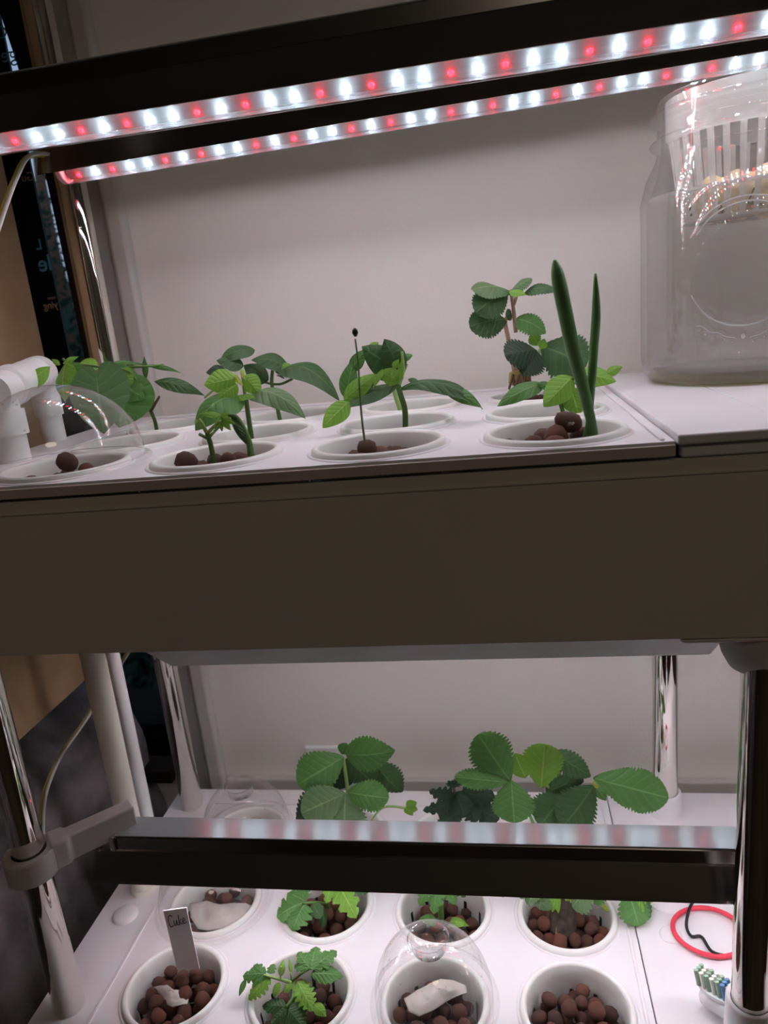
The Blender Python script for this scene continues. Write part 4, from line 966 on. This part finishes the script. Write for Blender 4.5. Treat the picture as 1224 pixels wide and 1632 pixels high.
# ---- L2 dark plant
P = plant('dark_seedling', 'dark plant between the two lower strawberry plants', 'plant', 2, 2, 0)
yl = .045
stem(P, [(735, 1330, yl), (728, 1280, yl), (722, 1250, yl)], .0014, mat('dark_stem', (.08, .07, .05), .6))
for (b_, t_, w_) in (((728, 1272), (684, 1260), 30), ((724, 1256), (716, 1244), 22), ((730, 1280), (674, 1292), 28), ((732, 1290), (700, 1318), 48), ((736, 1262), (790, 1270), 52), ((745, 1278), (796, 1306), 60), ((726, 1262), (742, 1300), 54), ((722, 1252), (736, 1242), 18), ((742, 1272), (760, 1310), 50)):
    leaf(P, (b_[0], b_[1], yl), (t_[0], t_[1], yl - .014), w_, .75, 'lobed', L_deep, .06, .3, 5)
# ---- L3 right strawberry
P = plant('strawberry_plant', 'wide strawberry plant with toothed leaves, lower back right', 'plant', 3, 2, 0)
yl = .045
for q in ([(860, 1340, yl), (840, 1290, .04), (814, 1244, .03)], [(880, 1340, yl), (890, 1280, yl), (862, 1240, yl)], [(900, 1340, yl), (930, 1290, yl), (950, 1252, yl)]): stem(P, q, .0017, M_steml)
leaf(P, (813, 1245, .028), (762, 1170, .030), 76, .78, 'obovate', L_mid, .06, .2, 16, sx=.1); leaf(P, (812, 1247, .026), (724, 1238, .022), 36, .6, 'obovate', L_mid, .08, .2, 16); leaf(P, (815, 1244, .026), (820, 1312, .010), 74, .7, 'obovate', L_mid, .08, .2, 14)
leaf(P, (838, 1240, .04), (820, 1200, .04), 40, .8, 'ovate', L_bri, .06, .3, 10)
leaf(P, (862, 1256, .036), (868, 1186, .034), 72, .82, 'obovate', L_bri, .06, .3, 14); leaf(P, (880, 1200, .05), (942, 1238, .046), 42, .6, 'ovate', L_dark, .14, .2, 12, sx=.1); leaf(P, (872, 1210, .05), (890, 1246, .046), 30, .7, 'ovate', L_mid, .1, .2, 10)
leaf(P, (945, 1240, .036), (1066, 1272, .024), 72, .62, 'obovate', L_mid, .10, .18, 22, sx=.1)
leaf(P, (946, 1252, .040), (896, 1318, .022), 78, .75, 'obovate', L_dark, .08, .2, 16); leaf(P, (900, 1262, .044), (860, 1316, .028), 70, .75, 'obovate', L_dark, .08, .2, 14); leaf(P, (870, 1262, .044), (920, 1240, .044), 36, .7, 'ovate', L_dark, .08, .2, 10); leaf(P, (930, 1246, .05), (900, 1232, .05), 30, .6, 'ovate', L_deep)
leaf(P, (948, 1250, .042), (966, 1276, .036), 22, .8, 'ovate', L_mid, .1, .3, 8); leaf(P, (944, 1248, .040), (958, 1252, .036), 14, .8, 'ovate', L_yel)
# ---- L4 tomato, middle row second cup
def TZ(u, v, z): return Zp(u, v, z)
def zleaf(parent, b0, t0, wpx, kind='lobed', m=None, arch=.10, fold=.25, teeth=5, name='leaf', up_=(0, -.35, 1), wav=.03):
    B, T = Zp(*b0), Zp(*t0); W_ = wpx * (depth(B) + depth(T)) / 2 / FPX
    return blade(B, T, W_, up_, kind, arch, fold, teeth, wav, b0[0]).build(name, m or L_mid, parent, smooth=True)
def zstem(parent, pts, r, m=None, name='stem'):
    P_ = smoothpts([Zp(*p) for p in pts], 5); n = len(P_); rr = [r[0] + (r[1] - r[0]) * i / (n - 1) for i in range(n)] if hasattr(r, '__len__') else r
    return MB().tube(P_, rr, 8).build(name, m or M_steml, parent, smooth=True)
P = plant('tomato_seedling', 'tomato seedling with one broad lobed leaf over the cup rim', 'seedling', 1, 1, 0)
zstem(P, [(524, 1462, -.02), (522, 1440, 0), (518, 1424, .012), (514, 1405, .02)], (.0018, .0014), M_stemg); zstem(P, [(520, 1440, .004), (502, 1438, .010), (482, 1440, .014)], .0010, M_stemg)
zleaf(P, (486, 1438, .013), (441, 1462, .008), 62, m=L_mid, teeth=4); zleaf(P, (486, 1440, .013), (466, 1484, .006), 46, m=L_mid, teeth=4); zleaf(P, (486, 1436, .014), (458, 1424, .012), 40, m=L_mid, teeth=3); zleaf(P, (486, 1434, .014), (478, 1420, .014), 30, m=L_mid, teeth=3)
zleaf(P, (498, 1440, .012), (512, 1464, .008), 26, 'ovate', L_dark, teeth=3); zleaf(P, (516, 1450, .002), (514, 1482, -.006), 14, 'ovate', L_dark, teeth=0)
zleaf(P, (530, 1408, .022), (520, 1440, .014), 24, m=L_bri, teeth=3); zleaf(P, (536, 1404, .022), (568, 1464, .010), 44, m=L_bri, teeth=4); zleaf(P, (560, 1408, .020), (590, 1420, .014), 28, 'ovate', L_dark, teeth=3); zleaf(P, (536, 1404, .022), (556, 1440, .012), 40, m=L_bri, teeth=3)
# ---- L5 seedling behind dome
P = plant('tomato_seedling', 'seedling with drooping pointed leaves behind the lower front dome', 'seedling', 2, 1, 0)
zstem(P, [(704, 1486, -.024), (703, 1462, -.008), (702, 1440, .008), (700, 1412, .022)], (.0026, .0020), M_stemg)
zleaf(P, (700, 1398, .030), (691, 1457, .010), 34, m=L_mid, teeth=4); zleaf(P, (690, 1400, .030), (668, 1444, .014), 28, m=L_mid, teeth=4); zleaf(P, (708, 1400, .030), (726, 1442, .014), 30, m=L_mid, teeth=4); zleaf(P, (722, 1404, .028), (742, 1430, .018), 24, m=L_dark, teeth=4)
zleaf(P, (698, 1472, -.010), (668, 1464, -.006), 18, 'ovate', L_mid, .25, teeth=0); zleaf(P, (708, 1472, -.010), (748, 1476, -.010), 17, 'ovate', L_bri, .25, teeth=0)
# ---- L6 strawberry crown
P = plant('strawberry_plant', 'strawberry crown with brown roots and a runner leaf, middle right', 'plant', 3, 1, 0)
MB().tube([Zp(898, 1500, -.022), Zp(897, 1480, -.012), Zp(898, 1455, -.004), Zp(900, 1435, .004)], [.0085, .0105, .0100, .006], 16).build('crown', mat('crown_brown', (.05, .038, .028), .9, noise_amt=.5, nscale=200, bump=1), P, smooth=True)
b = MB()
for k in range(9):
    p = Zp(888 + k * 1.7, 1472, -.004); b.tube([p, Zp(886 + k * 1.9 + random.uniform(-1, 1), 1492, -.010)], .0007, 5)
b.build('roots', mat('root_tan', (.26, .13, .06), .8), P)['kind'] = 'stuff'
for (b_, t_, w_, m_) in (((868, 1424, .030), (836, 1430, .02), 34, L_pale), ((866, 1420, .030), (860, 1450, .014), 40, L_pale), ((850, 1416, .03), (826, 1424, .02), 26, L_pale), ((950, 1410, .034), (912, 1446, .014), 50, L_pale), ((966, 1406, .034), (940, 1436, .020), 40, L_mid)): zleaf(P, b_, t_, w_, 'obovate', m_, teeth=8)
for (t_, w_) in (((872, 1442), 10), ((880, 1454), 13), ((890, 1456), 11), ((878, 1434), 10), ((894, 1440), 10)): zleaf(P, (886, 1428, .012), (*t_, .006), w_, 'ovate', L_bri, teeth=0)
zleaf(P, (800, 1412, .03), (802, 1430, .02), 24, 'obovate', L_mid, teeth=6)
for (u, v) in ((908, 1434), (900, 1430), (958, 1440), (962, 1444)): zleaf(P, (u, v, .006), (u + 9, v + 9, .002), 8, 'ovate', M_dry if False else L_yel, teeth=0)
zstem(P, [(930, 1420, .018), (965, 1408, .024), (985, 1415, .018)], .0010); zstem(P, [(985, 1412, .018), (1015, 1412, .016), (1025, 1424, .012)], .0010)
zleaf(P, (1000, 1420, .016), (1018, 1476, .006), 54, 'obovate', L_mid, teeth=8); zleaf(P, (1016, 1424, .014), (1036, 1464, .006), 26, 'ovate', L_dark, teeth=6)
zleaf(P, (1018, 1430, .014), (1046, 1428, .010), 24, 'ovate', L_yel, teeth=0); zleaf(P, (1016, 1430, .015), (1026, 1462, .008), 11, 'lance', L_bri, teeth=0); zleaf(P, (1014, 1426, .015), (1028, 1450, .010), 20, 'ovate', L_bri, teeth=0)
# ---- L7 tomato front
P = plant('tomato_seedling', 'tomato seedling with finely lobed leaves in lower front row', 'seedling', 1, 0, 0)
zstem(P, [(472, 1600, -.02), (468, 1580, .0), (464, 1565, .012)], (.0018, .0014)); zstem(P, [(464, 1566, .012), (444, 1560, .016), (420, 1554, .020)], (.0012, .0009), M_steml); zstem(P, [(466, 1564, .012), (480, 1552, .018), (496, 1542, .022)], .0009, M_stemg)
zstem(P, [(468, 1566, .012), (466, 1590, .010), (455, 1606, .008)], .0010, M_stemg)
zstem(P, [(447, 1560, .016), (447, 1550, .020), (448, 1540, .024)], .0006, M_steml); zstem(P, [(464, 1562, .012), (463, 1550, .02)], .0006, M_steml)
zleaf(P, (424, 1552, .020), (387, 1556, .014), 30, m=L_mid, teeth=4); zleaf(P, (420, 1552, .020), (404, 1538, .018), 20, m=L_mid, teeth=3); zleaf(P, (430, 1552, .02), (436, 1536, .02), 18, m=L_mid, teeth=3); zleaf(P, (392, 1560, .014), (381, 1588, .008), 10, 'ovate', L_mid, teeth=0)
zleaf(P, (430, 1556, .018), (396, 1594, .008), 32, m=L_bri, teeth=6); zleaf(P, (445, 1566, .016), (436, 1590, .010), 14, m=L_bri, teeth=0, kind='ovate'); zleaf(P, (447, 1556, .018), (452, 1530, .024), 12, 'ovate', L_bri, teeth=0); zleaf(P, (464, 1552, .018), (461, 1526, .024), 6, 'lance', L_bri, teeth=0)
zleaf(P, (466, 1568, .014), (452, 1582, .010), 14, m=L_bri, teeth=3)
zleaf(P, (474, 1564, .014), (500, 1612, .008), 38, m=L_bri, teeth=6); zleaf(P, (500, 1600, .010), (520, 1620, .006), 18, 'ovate', L_bri, teeth=0)
zleaf(P, (496, 1546, .022), (504, 1508, .024), 38, m=L_mid, teeth=4); zleaf(P, (498, 1544, .022), (537, 1516, .022), 32, m=L_mid, teeth=4); zleaf(P, (494, 1544, .022), (474, 1518, .022), 26, m=L_mid, teeth=4); zleaf(P, (490, 1546, .022), (469, 1538, .018), 18, m=L_mid, teeth=3)
zleaf(P, (496, 1552, .020), (547, 1556, .014), 30, 'ovate', L_mid, teeth=6)
zleaf(P, (456, 1604, .008), (418, 1604, .002), 26, 'ovate', L_dark, teeth=4); zleaf(P, (458, 1606, .008), (432, 1634, .000), 34, m=L_dark, teeth=4); zleaf(P, (460, 1606, .008), (492, 1606, .004), 28, 'ovate', L_dark, teeth=5); zleaf(P, (460, 1608, .008), (486, 1640, .000), 40, 'ovate', L_dark, teeth=5)
